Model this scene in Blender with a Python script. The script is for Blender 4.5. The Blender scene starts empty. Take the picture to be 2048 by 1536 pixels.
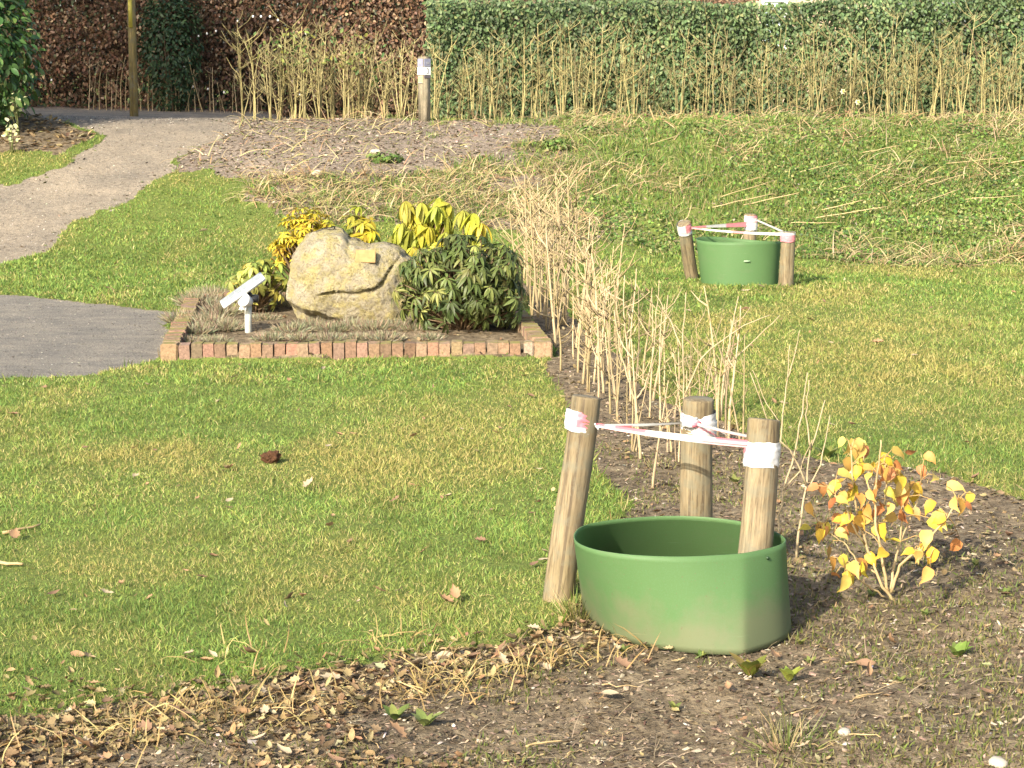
import bpy, bmesh, math, random
import numpy as np
from mathutils import Vector, Matrix, Quaternion, noise as mnoise
from mathutils.bvhtree import BVHTree

scene = bpy.context.scene
COL = scene.collection
R_ = math.radians

# ------------------------------------------------------------------ camera, sky, sun, exposure
CAM_H, PITCH, FPX = 1.6, R_(8.6), 4140.0
cam_d = bpy.data.cameras.new("camera")
cam = bpy.data.objects.new("camera", cam_d)
COL.objects.link(cam)
cam.location = (0, 0, CAM_H)
cam.rotation_euler = (R_(90) - PITCH, 0, 0)
cam_d.sensor_width = 36.0
cam_d.lens = FPX / 2048 * 36.0
cam_d.clip_start = 0.1
cam_d.clip_end = 1000
scene.camera = cam

SUN_EL = R_(30)
SUN_AZ = (-0.50, -0.866)            # horizontal direction towards the sun: behind the camera, to the left
world = bpy.data.worlds.new("World")
scene.world = world
world.use_nodes = True
wn = world.node_tree.nodes
sky = wn.new("ShaderNodeTexSky")
sky.sky_type = 'NISHITA'
sky.sun_disc = False
sky.dust_density = 3.0
sky.ozone_density = 0.6
sky.sun_elevation = SUN_EL
sky.sun_rotation = math.atan2(SUN_AZ[0], SUN_AZ[1])
wn["Background"].inputs[1].default_value = 0.15
world.node_tree.links.new(sky.outputs[0], wn["Background"].inputs[0])
sun_d = bpy.data.lights.new("sun", 'SUN')
sun_d.energy = 4.8
sun_d.angle = R_(0.55)
sun_d.color = (1.0, 0.91, 0.76)
sun = bpy.data.objects.new("sun", sun_d)
COL.objects.link(sun)
sv = Vector((SUN_AZ[0] * math.cos(SUN_EL), SUN_AZ[1] * math.cos(SUN_EL), math.sin(SUN_EL)))
sun.rotation_euler = sv.to_track_quat('Z', 'Y').to_euler()
sun.location = sv * 30
scene.view_settings.view_transform = 'Standard'
scene.view_settings.look = 'None'
scene.view_settings.exposure = 0.98
scene.view_settings.gamma = 1.0

rng = np.random.default_rng(11)
rnd = random.Random(5)

# ------------------------------------------------------------------ small maths
def smooth(a, b, x):
    t = np.clip((x - a) / (b - a), 0, 1)
    return t * t * (3 - 2 * t)

def vnoise(x, y, seed=0):
    x = np.asarray(x, float); y = np.asarray(y, float)
    xi = np.floor(x); yi = np.floor(y)
    fx = x - xi; fy = y - yi
    fx = fx * fx * (3 - 2 * fx); fy = fy * fy * (3 - 2 * fy)
    def h(a, b):
        n = (a.astype(np.int64) * 374761393 + b.astype(np.int64) * 668265263 + seed * 974634721) & 0x7fffffff
        n = ((n ^ (n >> 13)) * 1274126177) & 0x7fffffff
        n = n ^ (n >> 16)
        return (n & 0xffff) / 65535.0
    return (h(xi, yi) * (1 - fx) + h(xi + 1, yi) * fx) * (1 - fy) + (h(xi, yi + 1) * (1 - fx) + h(xi + 1, yi + 1) * fx) * fy

def fbm(x, y, seed=0, octs=3):
    s, a, t = 0, 0.5, 0
    for k in range(octs):
        s = s + a * vnoise(x * 2 ** k, y * 2 ** k, seed + k * 7); t += a; a *= 0.5
    return s / t

def terr(x, y):
    """the lie of the land: flat lawn, then a bank climbing to the path along the hedges"""
    x = np.asarray(x, float); y = np.asarray(y, float)
    t = smooth(16.6, 23.2, y)
    z = 1.06 * t + 0.02 * np.clip(-x - 3.0, 0, 4) * t
    z = z - 0.24 * smooth(23.3, 24.6, y) * smooth(-3.3, -2.3, x)
    return z + 0.03 * (fbm(x * 0.5, y * 0.5, 3) - 0.5) * smooth(9, 13, y)

def tz(x, y): return float(terr(x, y))

def ray(px, py):
    xn = (px - 1024) / FPX; yn = (768 - py) / FPX
    c, s = math.cos(PITCH), math.sin(PITCH)
    return Vector((xn, c + yn * s, -s + yn * c))

def gp(px, py):
    """where the sight line of a photo pixel meets the land"""
    d = ray(px, py); d = d / d.y
    y = 3.0; step = 0.05
    while y < 60:
        if CAM_H + d.z * y < tz(d.x * y, y): break
        y += step
    a, b = y - step, y
    for _ in range(20):
        m = (a + b) / 2
        if CAM_H + d.z * m < tz(d.x * m, m): b = m
        else: a = m
    return Vector((d.x * b, b, tz(d.x * b, b)))

def zp(px, py, z):
    d = ray(px, py); k = (z - CAM_H) / d.z
    return Vector((d.x * k, d.y * k, z))

def dp(px, py, y):
    d = ray(px, py); k = y / d.y
    return Vector((d.x * k, y, CAM_H + d.z * k))

def inpoly(x, y, poly):
    r = np.zeros(np.shape(x), bool)
    n = len(poly)
    for i in range(n):
        x1, y1 = poly[i][0], poly[i][1]; x2, y2 = poly[(i + 1) % n][0], poly[(i + 1) % n][1]
        if y1 == y2: continue
        c = ((y1 > y) != (y2 > y)) & (x < (x2 - x1) * (y - y1) / (y2 - y1) + x1)
        r ^= c
    return r

# ------------------------------------------------------------------ mesh builders
def tag(o, label=None, cat=None, group=None, kind=None):
    if label: o['label'] = label
    if cat: o['category'] = cat
    if group: o['group'] = group
    if kind: o['kind'] = kind
    return o

def empty(name, loc, label=None, cat=None, group=None):
    o = bpy.data.objects.new(name, None)
    COL.objects.link(o); o.location = loc
    o.empty_display_size = 0.1
    return tag(o, label, cat, group)

def np_obj(name, V, loops, totals, mat, parent=None, col=None, smooth_sh=True, loc=None):
    me = bpy.data.meshes.new(name)
    V = np.asarray(V, np.float32).reshape(-1, 3)
    loops = np.asarray(loops, np.int32).ravel(); totals = np.asarray(totals, np.int32).ravel()
    me.vertices.add(len(V)); me.vertices.foreach_set("co", V.ravel())
    me.loops.add(len(loops)); me.loops.foreach_set("vertex_index", loops)
    me.polygons.add(len(totals))
    st = np.zeros(len(totals), np.int32); st[1:] = np.cumsum(totals)[:-1]
    me.polygons.foreach_set("loop_start", st)
    me.polygons.foreach_set("loop_total", totals)
    me.polygons.foreach_set("use_smooth", np.full(len(totals), smooth_sh, bool))
    if col is not None:
        a = me.color_attributes.new("Col", 'FLOAT_COLOR', 'POINT')
        c = np.ones((len(V), 4), np.float32); c[:, :3] = np.asarray(col).reshape(-1, 3)
        a.data.foreach_set("color", c.ravel())
    me.update(calc_edges=True); me.validate()
    if mat: me.materials.append(mat)
    o = bpy.data.objects.new(name, me)
    COL.objects.link(o)
    if parent: o.parent = parent
    if loc is not None: o.location = loc
    return o

class Geo:
    """collects pieces that become ONE mesh object"""
    def __init__(s): s.V, s.L, s.T, s.C, s.n = [], [], [], [], 0
    def add(s, V, faces, col=(1, 1, 1)):
        V = np.asarray(V, float).reshape(-1, 3)
        for f in faces:
            s.L.extend([i + s.n for i in f]); s.T.append(len(f))
        s.V.append(V); c = np.asarray(col, float)
        s.C.append(np.broadcast_to(c, V.shape) if c.ndim == 1 else c)
        s.n += len(V)
    def add_np(s, V, L, T, C):
        s.L.extend((np.asarray(L) + s.n).tolist()); s.T.extend(np.asarray(T).tolist())
        s.V.append(V.reshape(-1, 3)); s.C.append(C.reshape(-1, 3)); s.n += len(s.V[-1])
    def tube(s, pts, radii, sides=6, col=(1, 1, 1), cap=True):
        pts = [Vector(p) for p in pts]; n = len(pts); V = []; fr = None
        for i, p in enumerate(pts):
            t = (pts[min(i + 1, n - 1)] - pts[max(i - 1, 0)])
            t = t.normalized() if t.length > 1e-9 else Vector((0, 0, 1))
            if fr is None: fr = t.orthogonal().normalized()
            fr = (fr - t * fr.dot(t)).normalized(); b = t.cross(fr)
            for k in range(sides):
                a = 2 * math.pi * k / sides
                V.append(p + (fr * math.cos(a) + b * math.sin(a)) * radii[i])
        F = [(i * sides + k, i * sides + (k + 1) % sides, (i + 1) * sides + (k + 1) % sides, (i + 1) * sides + k)
             for i in range(n - 1) for k in range(sides)]
        if cap:
            F.append(tuple(range(sides))[::-1]); F.append(tuple((n - 1) * sides + k for k in range(sides)))
        s.add([tuple(v) for v in V], F, col)
    def box(s, c, h, M=None, col=(1, 1, 1), bev=0.0):
        bm = bmesh.new(); bmesh.ops.create_cube(bm, size=2)
        for v in bm.verts: v.co = Vector((v.co.x * h[0], v.co.y * h[1], v.co.z * h[2]))
        if bev: bmesh.ops.bevel(bm, geom=list(bm.edges), offset=bev, segments=2, affect='EDGES')
        bm.verts.index_update()
        V = [(M @ v.co if M else v.co) + Vector(c) for v in bm.verts]
        F = [[v.index for v in f.verts] for f in bm.faces]
        bm.free(); s.add([tuple(v) for v in V], F, col)
    def build(s, name, mat, parent=None, smooth_sh=True, loc=None):
        return np_obj(name, np.concatenate(s.V), s.L, s.T, mat, parent, np.concatenate(s.C), smooth_sh, loc)

def basis(n, d):
    n = n / (np.linalg.norm(n, axis=-1, keepdims=True) + 1e-9)
    y = d - (d * n).sum(-1, keepdims=True) * n
    y = y / (np.linalg.norm(y, axis=-1, keepdims=True) + 1e-9)
    x = np.cross(y, n)
    return np.stack([x, y, n], -1)

def yawtilt(yaw, tilt):
    """z axis tipped by tilt towards yaw"""
    n = np.stack([np.sin(tilt) * np.cos(yaw), np.sin(tilt) * np.sin(yaw), np.cos(tilt)], -1)
    return n

def scatter(tpl, pos, R, sc, col):
    tv, tf = tpl
    tv = np.asarray(tv, float); N, nv = len(pos), len(tv)
    sc = np.asarray(sc, float)
    if sc.ndim == 1: sc = np.repeat(sc[:, None], 3, 1)
    V = np.einsum('nij,nvj->nvi', R, tv[None] * sc[:, None, :]) + pos[:, None, :]
    fl = np.concatenate([np.asarray(f) for f in tf]); tot = np.array([len(f) for f in tf])
    L = (fl[None] + (np.arange(N) * nv)[:, None]).ravel()
    T = np.tile(tot, N)
    C = np.repeat(np.asarray(col)[:, None, :], nv, 1)
    return V.reshape(-1, 3), L, T, C.reshape(-1, 3)

def scat_obj(name, tpl, pos, R, sc, col, mat, parent=None, smooth_sh=True):
    V, L, T, C = scatter(tpl, pos, R, sc, col)
    return np_obj(name, V, L, T, mat, parent, C, smooth_sh)

def pick(pal, n, jit=0.15, w=None, r=None):
    r = r or rng
    pal = np.asarray(pal, float)
    i = r.choice(len(pal), n, p=w)
    return np.clip(pal[i] * (1 + jit * r.standard_normal((n, 1))) * (1 + 0.05 * r.standard_normal((n, 3))), 0.004, 0.95)

# leaf templates: length along +y from the stalk, face towards +z
def leaf_tpl(wid=0.45, fold=0.12, bend=0.25, segs=4, tip=1.0):
    V = [(0, 0, 0)]; F = []
    prof = []
    for i in range(1, segs):
        t = i / segs
        w = wid * 0.5 * (math.sin(math.pi * t ** 0.85)) ** 0.8
        prof.append((t, w))
    for t, w in prof:
        z = -bend * t * t
        V += [(-w, t, z + fold * w), (0, t, z), (w, t, z + fold * w)]
    V.append((0, tip, -bend))
    F += [(0, 2, 1), (0, 3, 2)]
    for i in range(len(prof) - 1):
        a = 1 + 3 * i; b = a + 3
        F += [(a, a + 1, b + 1, b), (a + 1, a + 2, b + 2, b + 1)]
    a = 1 + 3 * (len(prof) - 1); e = len(V) - 1
    F += [(a, a + 1, e), (a + 1, a + 2, e)]
    return V, F

def outline_leaf(pts, curl=0.3, cup=0.35, seed=0):
    """dead leaf: fan of its half outlines round the midrib, curled"""
    r = random.Random(seed)
    ys = sorted({round(p[1], 3) for p in pts})
    V = []; F = []
    mid = {}
    half = [p for p in pts]
    n = len(half)
    for side in (-1, 1):
        for (x, y) in half:
            z = cup * x * x * 2.2 + curl * (y - 0.5) ** 2 + r.uniform(-0.03, 0.03)
            V.append((side * x * (1 - 0.25 * cup), y, z))
    m0 = len(V)
    for (x, y) in half: V.append((0, y, curl * (y - 0.5) ** 2 - 0.02))
    for i in range(n - 1):
        F.append((m0 + i, m0 + i + 1, i + 1, i)); F.append((m0 + i, n + i, n + i + 1, m0 + i + 1))
    return V, F

OVATE = [(0.01, 0), (0.16, 0.12), (0.27, 0.3), (0.3, 0.48), (0.24, 0.68), (0.13, 0.86), (0.0, 1.0)]
LOBED = [(0.02, 0), (0.10, 0.1), (0.27, 0.12), (0.24, 0.26), (0.40, 0.42), (0.27, 0.52), (0.30, 0.70), (0.15, 0.76), (0.0, 1.0)]
OAK = [(0.02, 0), (0.1, 0.14), (0.17, 0.25), (0.1, 0.34), (0.25, 0.46), (0.14, 0.56), (0.27, 0.7), (0.14, 0.8), (0.0, 1.0)]
NARROW = [(0.01, 0), (0.09, 0.15), (0.15, 0.4), (0.13, 0.65), (0.06, 0.88), (0.0, 1.0)]

BLADE = ([(-.5, 0, 0), (.5, 0, 0), (.42, .12, .5), (-.42, .12, .5), (0, .48, 1)], [(0, 1, 2, 3), (3, 2, 4)])
CHIP = ([(-.5, -.5, 0), (.4, -.45, .1), (.5, .5, 0), (-.45, .4, .15), (0, 0, .35)], [(0, 1, 4), (1, 2, 4), (2, 3, 4), (3, 0, 4)])

# ------------------------------------------------------------------ materials
def nmat(name):
    m = bpy.data.materials.new(name); m.use_nodes = True
    return m, m.node_tree.nodes, m.node_tree.links, m.node_tree.nodes["Principled BSDF"]

def mix(nt, a, b, fac, blend='MIX'):
    n = nt.nodes.new("ShaderNodeMix"); n.data_type = 'RGBA'; n.blend_type = blend
    for s, v in ((n.inputs[6], a), (n.inputs[7], b), (n.inputs[0], fac)):
        if hasattr(v, 'node'): nt.links.new(v, s)
        elif isinstance(v, (int, float)): s.default_value = v
        else: s.default_value = (*v, 1) if len(v) == 3 else v
    return n.outputs[2]

def noi(nt, scale, detail=4, rough=0.6, coord='Object', stretch=None):
    tc = nt.nodes.new("ShaderNodeTexCoord"); n = nt.nodes.new("ShaderNodeTexNoise")
    n.inputs["Scale"].default_value = scale; n.inputs["Detail"].default_value = detail; n.inputs["Roughness"].default_value = rough
    if stretch:
        mp = nt.nodes.new("ShaderNodeMapping"); mp.inputs["Scale"].default_value = stretch
        nt.links.new(tc.outputs[coord], mp.inputs[0]); nt.links.new(mp.outputs[0], n.inputs["Vector"])
    else: nt.links.new(tc.outputs[coord], n.inputs["Vector"])
    return n.outputs["Fac"]

def ramp(nt, fac, stops):
    n = nt.nodes.new("ShaderNodeValToRGB"); e = n.color_ramp.elements
    while len(e) < len(stops): e.new(0.5)
    for k, (p, c) in enumerate(stops):
        e[k].position = p; e[k].color = (*c, 1) if not isinstance(c, (int, float)) else (c, c, c, 1)
    nt.links.new(fac, n.inputs[0]); return n.outputs[0]

def bump(nt, bs, h, strength=0.5, dist=0.01):
    b = nt.nodes.new("ShaderNodeBump"); b.inputs["Strength"].default_value = strength; b.inputs["Distance"].default_value = dist
    nt.links.new(h, b.inputs["Height"]); nt.links.new(b.outputs[0], bs.inputs["Normal"])

def mat_leaf(name, rough=0.5, trans=0.3, nscale=60, namp=0.35, spec=0.4):
    m, N, L, bs = nmat(name); nt = m.node_tree
    at = N.new("ShaderNodeAttribute"); at.attribute_name = "Col"
    f = ramp(nt, noi(nt, nscale, 3), [(0.25, 1 - namp), (0.75, 1 + namp * 0.0)])
    c = mix(nt, at.outputs["Color"], f, 1.0, 'MULTIPLY')
    L.new(c, bs.inputs["Base Color"]); bs.inputs["Roughness"].default_value = rough
    bs.inputs["Specular IOR Level"].default_value = spec
    if trans:
        tr = N.new("ShaderNodeBsdfTranslucent"); L.new(c, tr.inputs[0])
        ms = N.new("ShaderNodeMixShader"); ms.inputs[0].default_value = trans
        L.new(bs.outputs[0], ms.inputs[1]); L.new(tr.outputs[0], ms.inputs[2])
        L.new(ms.outputs[0], N["Material Output"].inputs[0])
    return m

M = {}
M['grass'] = mat_leaf("grass_blades", 0.55, 0.35, 30, 0.2, 0.25)
M['leaf'] = mat_leaf("glossy_leaf", 0.48, 0.25, 40, 0.25, 0.35)
M['hedge'] = mat_leaf("hedge_leaf", 0.5, 0.25, 30, 0.3, 0.3)
M['yleaf'] = mat_leaf("yellow_leaf", 0.5, 0.35, 45, 0.3, 0.3)
M['dead'] = mat_leaf("dead_leaf", 0.7, 0.15, 70, 0.45, 0.2)
M['chip'] = mat_leaf("mulch_chips", 0.85, 0.0, 90, 0.4, 0.1)

def mat_bark(name, a, b, scale=40, spots=None):
    m, N, L, bs = nmat(name); nt = m.node_tree
    at = N.new("ShaderNodeAttribute"); at.attribute_name = "Col"
    f = noi(nt, scale, 4, 0.65, 'Object', (1, 1, 0.35))
    c = ramp(nt, f, [(0.3, a), (0.7, b)])
    c = mix(nt, c, at.outputs["Color"], 1.0, 'MULTIPLY')
    L.new(c, bs.inputs["Base Color"]); bs.inputs["Roughness"].default_value = 0.75
    bump(nt, bs, f, 0.4, 0.003)
    return m
M['twig'] = mat_bark("pale_twig_bark", (0.29, 0.225, 0.125), (0.46, 0.375, 0.225), 35)
M['olive_twig'] = mat_bark("olive_twig_bark", (0.20, 0.18, 0.08), (0.36, 0.315, 0.145), 35)
M['bark'] = mat_bark("brown_bark", (0.10, 0.075, 0.045), (0.24, 0.18, 0.11), 30)

def mat_ground():
    m, N, L, bs = nmat("ground_surface"); nt = m.node_tree
    at = N.new("ShaderNodeAttribute"); at.attribute_name = "zone"
    sep = N.new("ShaderNodeSeparateColor"); L.new(at.outputs["Color"], sep.inputs[0])
    n1 = noi(nt, 2.2, 5, 0.6); n2 = noi(nt, 22, 6, 0.7); n3 = noi(nt, 110, 3, 0.7); n4 = noi(nt, 0.9, 3, 0.5)
    soil = ramp(nt, n2, [(0.28, (0.058, 0.046, 0.030)), (0.47, (0.165, 0.132, 0.087)), (0.66, (0.32, 0.262, 0.172))])
    soil = mix(nt, soil, ramp(nt, n1, [(0.35, (0.62, 0.60, 0.58)), (0.7, (1.15, 1.1, 1.05))]), 1.0, 'MULTIPLY')
    lawn = ramp(nt, n2, [(0.3, (0.085, 0.115, 0.028)), (0.7, (0.17, 0.205, 0.048))])
    pad = ramp(nt, n3, [(0.3, (0.11, 0.103, 0.09)), (0.5, (0.19, 0.178, 0.157)), (0.72, (0.36, 0.335, 0.285))])
    pad = mix(nt, pad, ramp(nt, noi(nt, 3.5, 6, 0.7, 'Object', (0.8, 1.3, 1)), [(0.35, (0.75, 0.75, 0.76)), (0.65, (1.2, 1.16, 1.08))]), 1.0, 'MULTIPLY')
    grit = ramp(nt, n3, [(0.3, (0.165, 0.148, 0.122)), (0.5, (0.275, 0.25, 0.21)), (0.72, (0.48, 0.44, 0.37))])
    grit = mix(nt, grit, ramp(nt, n1, [(0.3, (0.72, 0.70, 0.68)), (0.7, (1.15, 1.08, 0.98))]), 1.0, 'MULTIPLY')
    grit = mix(nt, grit, ramp(nt, n2, [(0.35, (0.75, 0.73, 0.7)), (0.65, (1.1, 1.08, 1.05))]), 1.0, 'MULTIPLY')
    grit = mix(nt, grit, pad, at.outputs['Alpha'])
    bank = ramp(nt, n2, [(0.28, (0.125, 0.10, 0.077)), (0.5, (0.225, 0.186, 0.148)), (0.75, (0.33, 0.28, 0.23))])
    bank = mix(nt, bank, ramp(nt, n4, [(0.35, (0.8, 0.78, 0.75)), (0.7, (1.1, 1.08, 1.05))]), 1.0, 'MULTIPLY')
    e = N.new("ShaderNodeMath"); e.operation = 'SUBTRACT'; L.new(n2, e.inputs[0]); e.inputs[1].default_value = 0.5
    def soft(ch, w=0.9):
        a = N.new("ShaderNodeMath"); a.operation = 'MULTIPLY_ADD'; L.new(e.outputs[0], a.inputs[0]); a.inputs[1].default_value = w; L.new(ch, a.inputs[2])
        r = N.new("ShaderNodeMapRange"); L.new(a.outputs[0], r.inputs[0]); r.inputs[1].default_value = 0.4; r.inputs[2].default_value = 0.6
        return r.outputs[0]
    c = mix(nt, soil, lawn, soft(sep.outputs[0]))
    c = mix(nt, c, grit, soft(sep.outputs[1]))
    c = mix(nt, c, bank, soft(sep.outputs[2]))
    L.new(c, bs.inputs["Base Color"]); bs.inputs["Roughness"].default_value = 0.95
    bs.inputs["Specular IOR Level"].default_value = 0.15
    hm = N.new("ShaderNodeMath"); hm.operation = 'MULTIPLY_ADD'; L.new(n3, hm.inputs[0]); hm.inputs[1].default_value = 0.35; L.new(n2, hm.inputs[2])
    bump(nt, bs, hm.outputs[0], 0.9, 0.018)
    return m
M['ground'] = mat_ground()

def mat_wood(name, cols, knots=True):
    m, N, L, bs = nmat(name); nt = m.node_tree
    f = noi(nt, 26, 6, 0.65, 'Object', (1, 1, 0.07))
    g = noi(nt, 5, 4, 0.6, 'Object', (1, 1, 0.5))
    fine = noi(nt, 150, 4, 0.7, 'Object', (1, 1, 0.06))
    c = ramp(nt, f, [(0.3, cols[0]), (0.5, cols[1]), (0.72, cols[2])])
    c = mix(nt, c, ramp(nt, g, [(0.36, (0.62, 0.6, 0.5)), (0.6, (1.05, 1.03, 1.0))]), 0.85, 'MULTIPLY')
    c = mix(nt, c, ramp(nt, fine, [(0.36, (0.45, 0.41, 0.36)), (0.52, (1.08, 1.06, 1.03))]), 0.9, 'MULTIPLY')
    cr = noi(nt, 70, 2, 0.5, 'Object', (1, 1, 0.022))
    c = mix(nt, c, (0.07, 0.05, 0.03), ramp(nt, cr, [(0.59, 0.0), (0.65, 0.7)]))
    mo = noi(nt, 14, 5, 0.7)
    c = mix(nt, c, (0.16, 0.15, 0.10), ramp(nt, mo, [(0.48, 0.0), (0.62, 0.7)]))
    k = noi(nt, 9, 2, 0.4, 'Object', (1.4, 1.4, 0.8))
    c = mix(nt, c, (0.10, 0.065, 0.035), ramp(nt, k, [(0.68, 0.0), (0.75, 0.7)]))
    L.new(c, bs.inputs["Base Color"]); bs.inputs["Roughness"].default_value = 0.8
    bump(nt, bs, f, 0.35, 0.004)
    return m
M['stake'] = mat_wood("weathered_pine", [(0.15, 0.117, 0.07), (0.25, 0.202, 0.125), (0.345, 0.288, 0.187)])
M['greywood'] = mat_wood("grey_weathered_wood", [(0.13, 0.115, 0.085), (0.27, 0.24, 0.18), (0.40, 0.35, 0.26)])
M['polewood'] = mat_wood("mossy_pole_wood", [(0.13, 0.105, 0.035), (0.24, 0.19, 0.07), (0.33, 0.26, 0.11)])

def mat_simple(name, col, rough=0.5, nscale=20, amp=0.15, spec=0.5, attr=False, bumpv=0.0, metallic=0.0):
    m, N, L, bs = nmat(name); nt = m.node_tree
    f = noi(nt, nscale, 4)
    base = col
    if attr:
        at = N.new("ShaderNodeAttribute"); at.attribute_name = "Col"; base = at.outputs["Color"]
    c = mix(nt, base, ramp(nt, f, [(0.3, 1 - amp), (0.7, 1 + amp * 0.3)]), 1.0, 'MULTIPLY')
    L.new(c, bs.inputs["Base Color"]); bs.inputs["Roughness"].default_value = rough
    bs.inputs["Specular IOR Level"].default_value = spec; bs.inputs["Metallic"].default_value = metallic
    if bumpv: bump(nt, bs, f, bumpv, 0.004)
    return m
M['tape'] = mat_simple("barrier_tape_plastic", (1, 1, 1), 0.4, 30, 0.12, 0.4, attr=True)
M['paint'] = mat_simple("flat_colour", (1, 1, 1), 0.5, 30, 0.12, 0.4, attr=True)
M['pvc'] = mat_simple("grey_pvc", (0.50, 0.52, 0.47), 0.55, 25, 0.2, 0.3)
M['white'] = mat_simple("white_plastic", (0.80, 0.80, 0.78), 0.4, 25, 0.12)
M['panel'] = mat_simple("reflection_grey_solar_glass", (0.33, 0.36, 0.37), 0.3, 12, 0.3, 0.6)  # light grey base colour carries the reflection on the glass
M['black'] = mat_simple("black_plastic", (0.03, 0.03, 0.032), 0.5, 25, 0.2)
M['brass'] = mat_simple("weathered_brass", (0.40, 0.26, 0.10), 0.55, 30, 0.3, 0.3)
M['clod'] = mat_simple("brown_clod", (0.13, 0.065, 0.035), 0.95, 60, 0.6, 0.1, bumpv=1.0)
M['pebble'] = mat_simple("pale_pebble", (0.46, 0.41, 0.33), 0.8, 40, 0.3, 0.2, bumpv=0.3)

def mat_collar(stain=1.0):
    m, N, L, bs = nmat("green_plastic_collar"); nt = m.node_tree
    tc = N.new("ShaderNodeTexCoord"); sx = N.new("ShaderNodeSeparateXYZ"); L.new(tc.outputs["Object"], sx.inputs[0])
    f = noi(nt, 6, 4, 0.6); g = noi(nt, 45, 4, 0.6, 'Object', (1, 1, 0.12)); h = noi(nt, 260, 2, 0.5)
    base = mix(nt, (0.122, 0.240, 0.088), (0.150, 0.278, 0.108), f)
    base = mix(nt, base, (0.15, 0.29, 0.13), ramp(nt, h, [(0.45, 0.0), (0.7, 0.5)]))
    a = N.new("ShaderNodeMath"); a.operation = 'MULTIPLY_ADD'; L.new(f, a.inputs[0]); a.inputs[1].default_value = 0.34; a.inputs[2].default_value = -0.10
    b = N.new("ShaderNodeMath"); b.operation = 'MULTIPLY_ADD'; L.new(g, b.inputs[0]); b.inputs[1].default_value = 0.06; L.new(a.outputs[0], b.inputs[2])
    r = N.new("ShaderNodeMath"); r.operation = 'SUBTRACT'; L.new(b.outputs[0], r.inputs[0]); L.new(sx.outputs[2], r.inputs[1])
    mr = N.new("ShaderNodeMapRange"); L.new(r.outputs[0], mr.inputs[0]); mr.inputs[1].default_value = -0.05; mr.inputs[2].default_value = 0.06; mr.inputs[4].default_value = 0.55 * stain
    ge = N.new("ShaderNodeNewGeometry"); dt = N.new("ShaderNodeVectorMath"); dt.operation = 'DOT_PRODUCT'
    fl = N.new("ShaderNodeVectorMath"); fl.operation = 'MULTIPLY'; fl.inputs[1].default_value = (1, 1, 0)
    L.new(tc.outputs["Object"], fl.inputs[0]); L.new(ge.outputs["True Normal"], dt.inputs[0]); L.new(fl.outputs[0], dt.inputs[1])
    ou = N.new("ShaderNodeMath"); ou.operation = 'GREATER_THAN'; ou.inputs[1].default_value = 0.0; L.new(dt.outputs["Value"], ou.inputs[0])
    mm = N.new("ShaderNodeMath"); mm.operation = 'MULTIPLY'; L.new(mr.outputs[0], mm.inputs[0]); L.new(ou.outputs[0], mm.inputs[1])
    c = mix(nt, base, (0.28, 0.245, 0.16), mm.outputs[0])
    sc1 = noi(nt, 5, 5, 0.7, 'Object', (1, 1, 22)); sc2 = noi(nt, 7, 4, 0.7, 'Object', (1, 1, 2))
    c = mix(nt, c, (0.27, 0.40, 0.23), ramp(nt, sc1, [(0.66, 0.0), (0.72, 0.55 if stain else 0.4)]))
    c = mix(nt, c, (0.20, 0.25, 0.14), ramp(nt, sc2, [(0.54, 0.0), (0.76, 0.35)]))
    dots = noi(nt, 150, 2, 0.5)
    c = mix(nt, c, (0.20, 0.16, 0.10), ramp(nt, dots, [(0.68, 0.0), (0.74, 0.6)]))
    L.new(c, bs.inputs["Base Color"]); bs.inputs["Roughness"].default_value = 0.55
    bs.inputs["Specular IOR Level"].default_value = 0.35
    bump(nt, bs, f, 0.15, 0.01)
    tr = N.new("ShaderNodeBsdfTranslucent"); L.new(c, tr.inputs[0]); ms = N.new("ShaderNodeMixShader"); ms.inputs[0].default_value = 0.42
    L.new(bs.outputs[0], ms.inputs[1]); L.new(tr.outputs[0], ms.inputs[2]); L.new(ms.outputs[0], N["Material Output"].inputs[0])
    return m
M['collar'] = mat_collar(); M['collar_clean'] = mat_collar(0.0)

def mat_stone():
    m, N, L, bs = nmat("lichen_granite"); nt = m.node_tree
    f = noi(nt, 9, 8, 0.75); g = noi(nt, 55, 6, 0.75); h = noi(nt, 150, 3, 0.6)
    c = ramp(nt, f, [(0.3, (0.29, 0.25, 0.17)), (0.5, (0.42, 0.37, 0.255)), (0.7, (0.52, 0.47, 0.35))])
    c = mix(nt, c, (0.43, 0.365, 0.125), ramp(nt, noi(nt, 11, 5, 0.7), [(0.44, 0.0), (0.6, 0.75)]))
    c = mix(nt, c, ramp(nt, g, [(0.34, (0.42, 0.39, 0.33)), (0.5, (1.05, 1.04, 1.02))]), 0.9, 'MULTIPLY')
    c = mix(nt, c, (0.45, 0.43, 0.37), ramp(nt, h, [(0.58, 0.0), (0.7, 0.6)]))
    L.new(c, bs.inputs["Base Color"]); bs.inputs["Roughness"].default_value = 0.9
    s = N.new("ShaderNodeMath"); s.operation = 'MULTIPLY_ADD'; L.new(g, s.inputs[0]); s.inputs[1].default_value = 0.6; L.new(f, s.inputs[2])
    bump(nt, bs, s.outputs[0], 1.0, 0.05)
    return m
M['stone'] = mat_stone()

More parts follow.
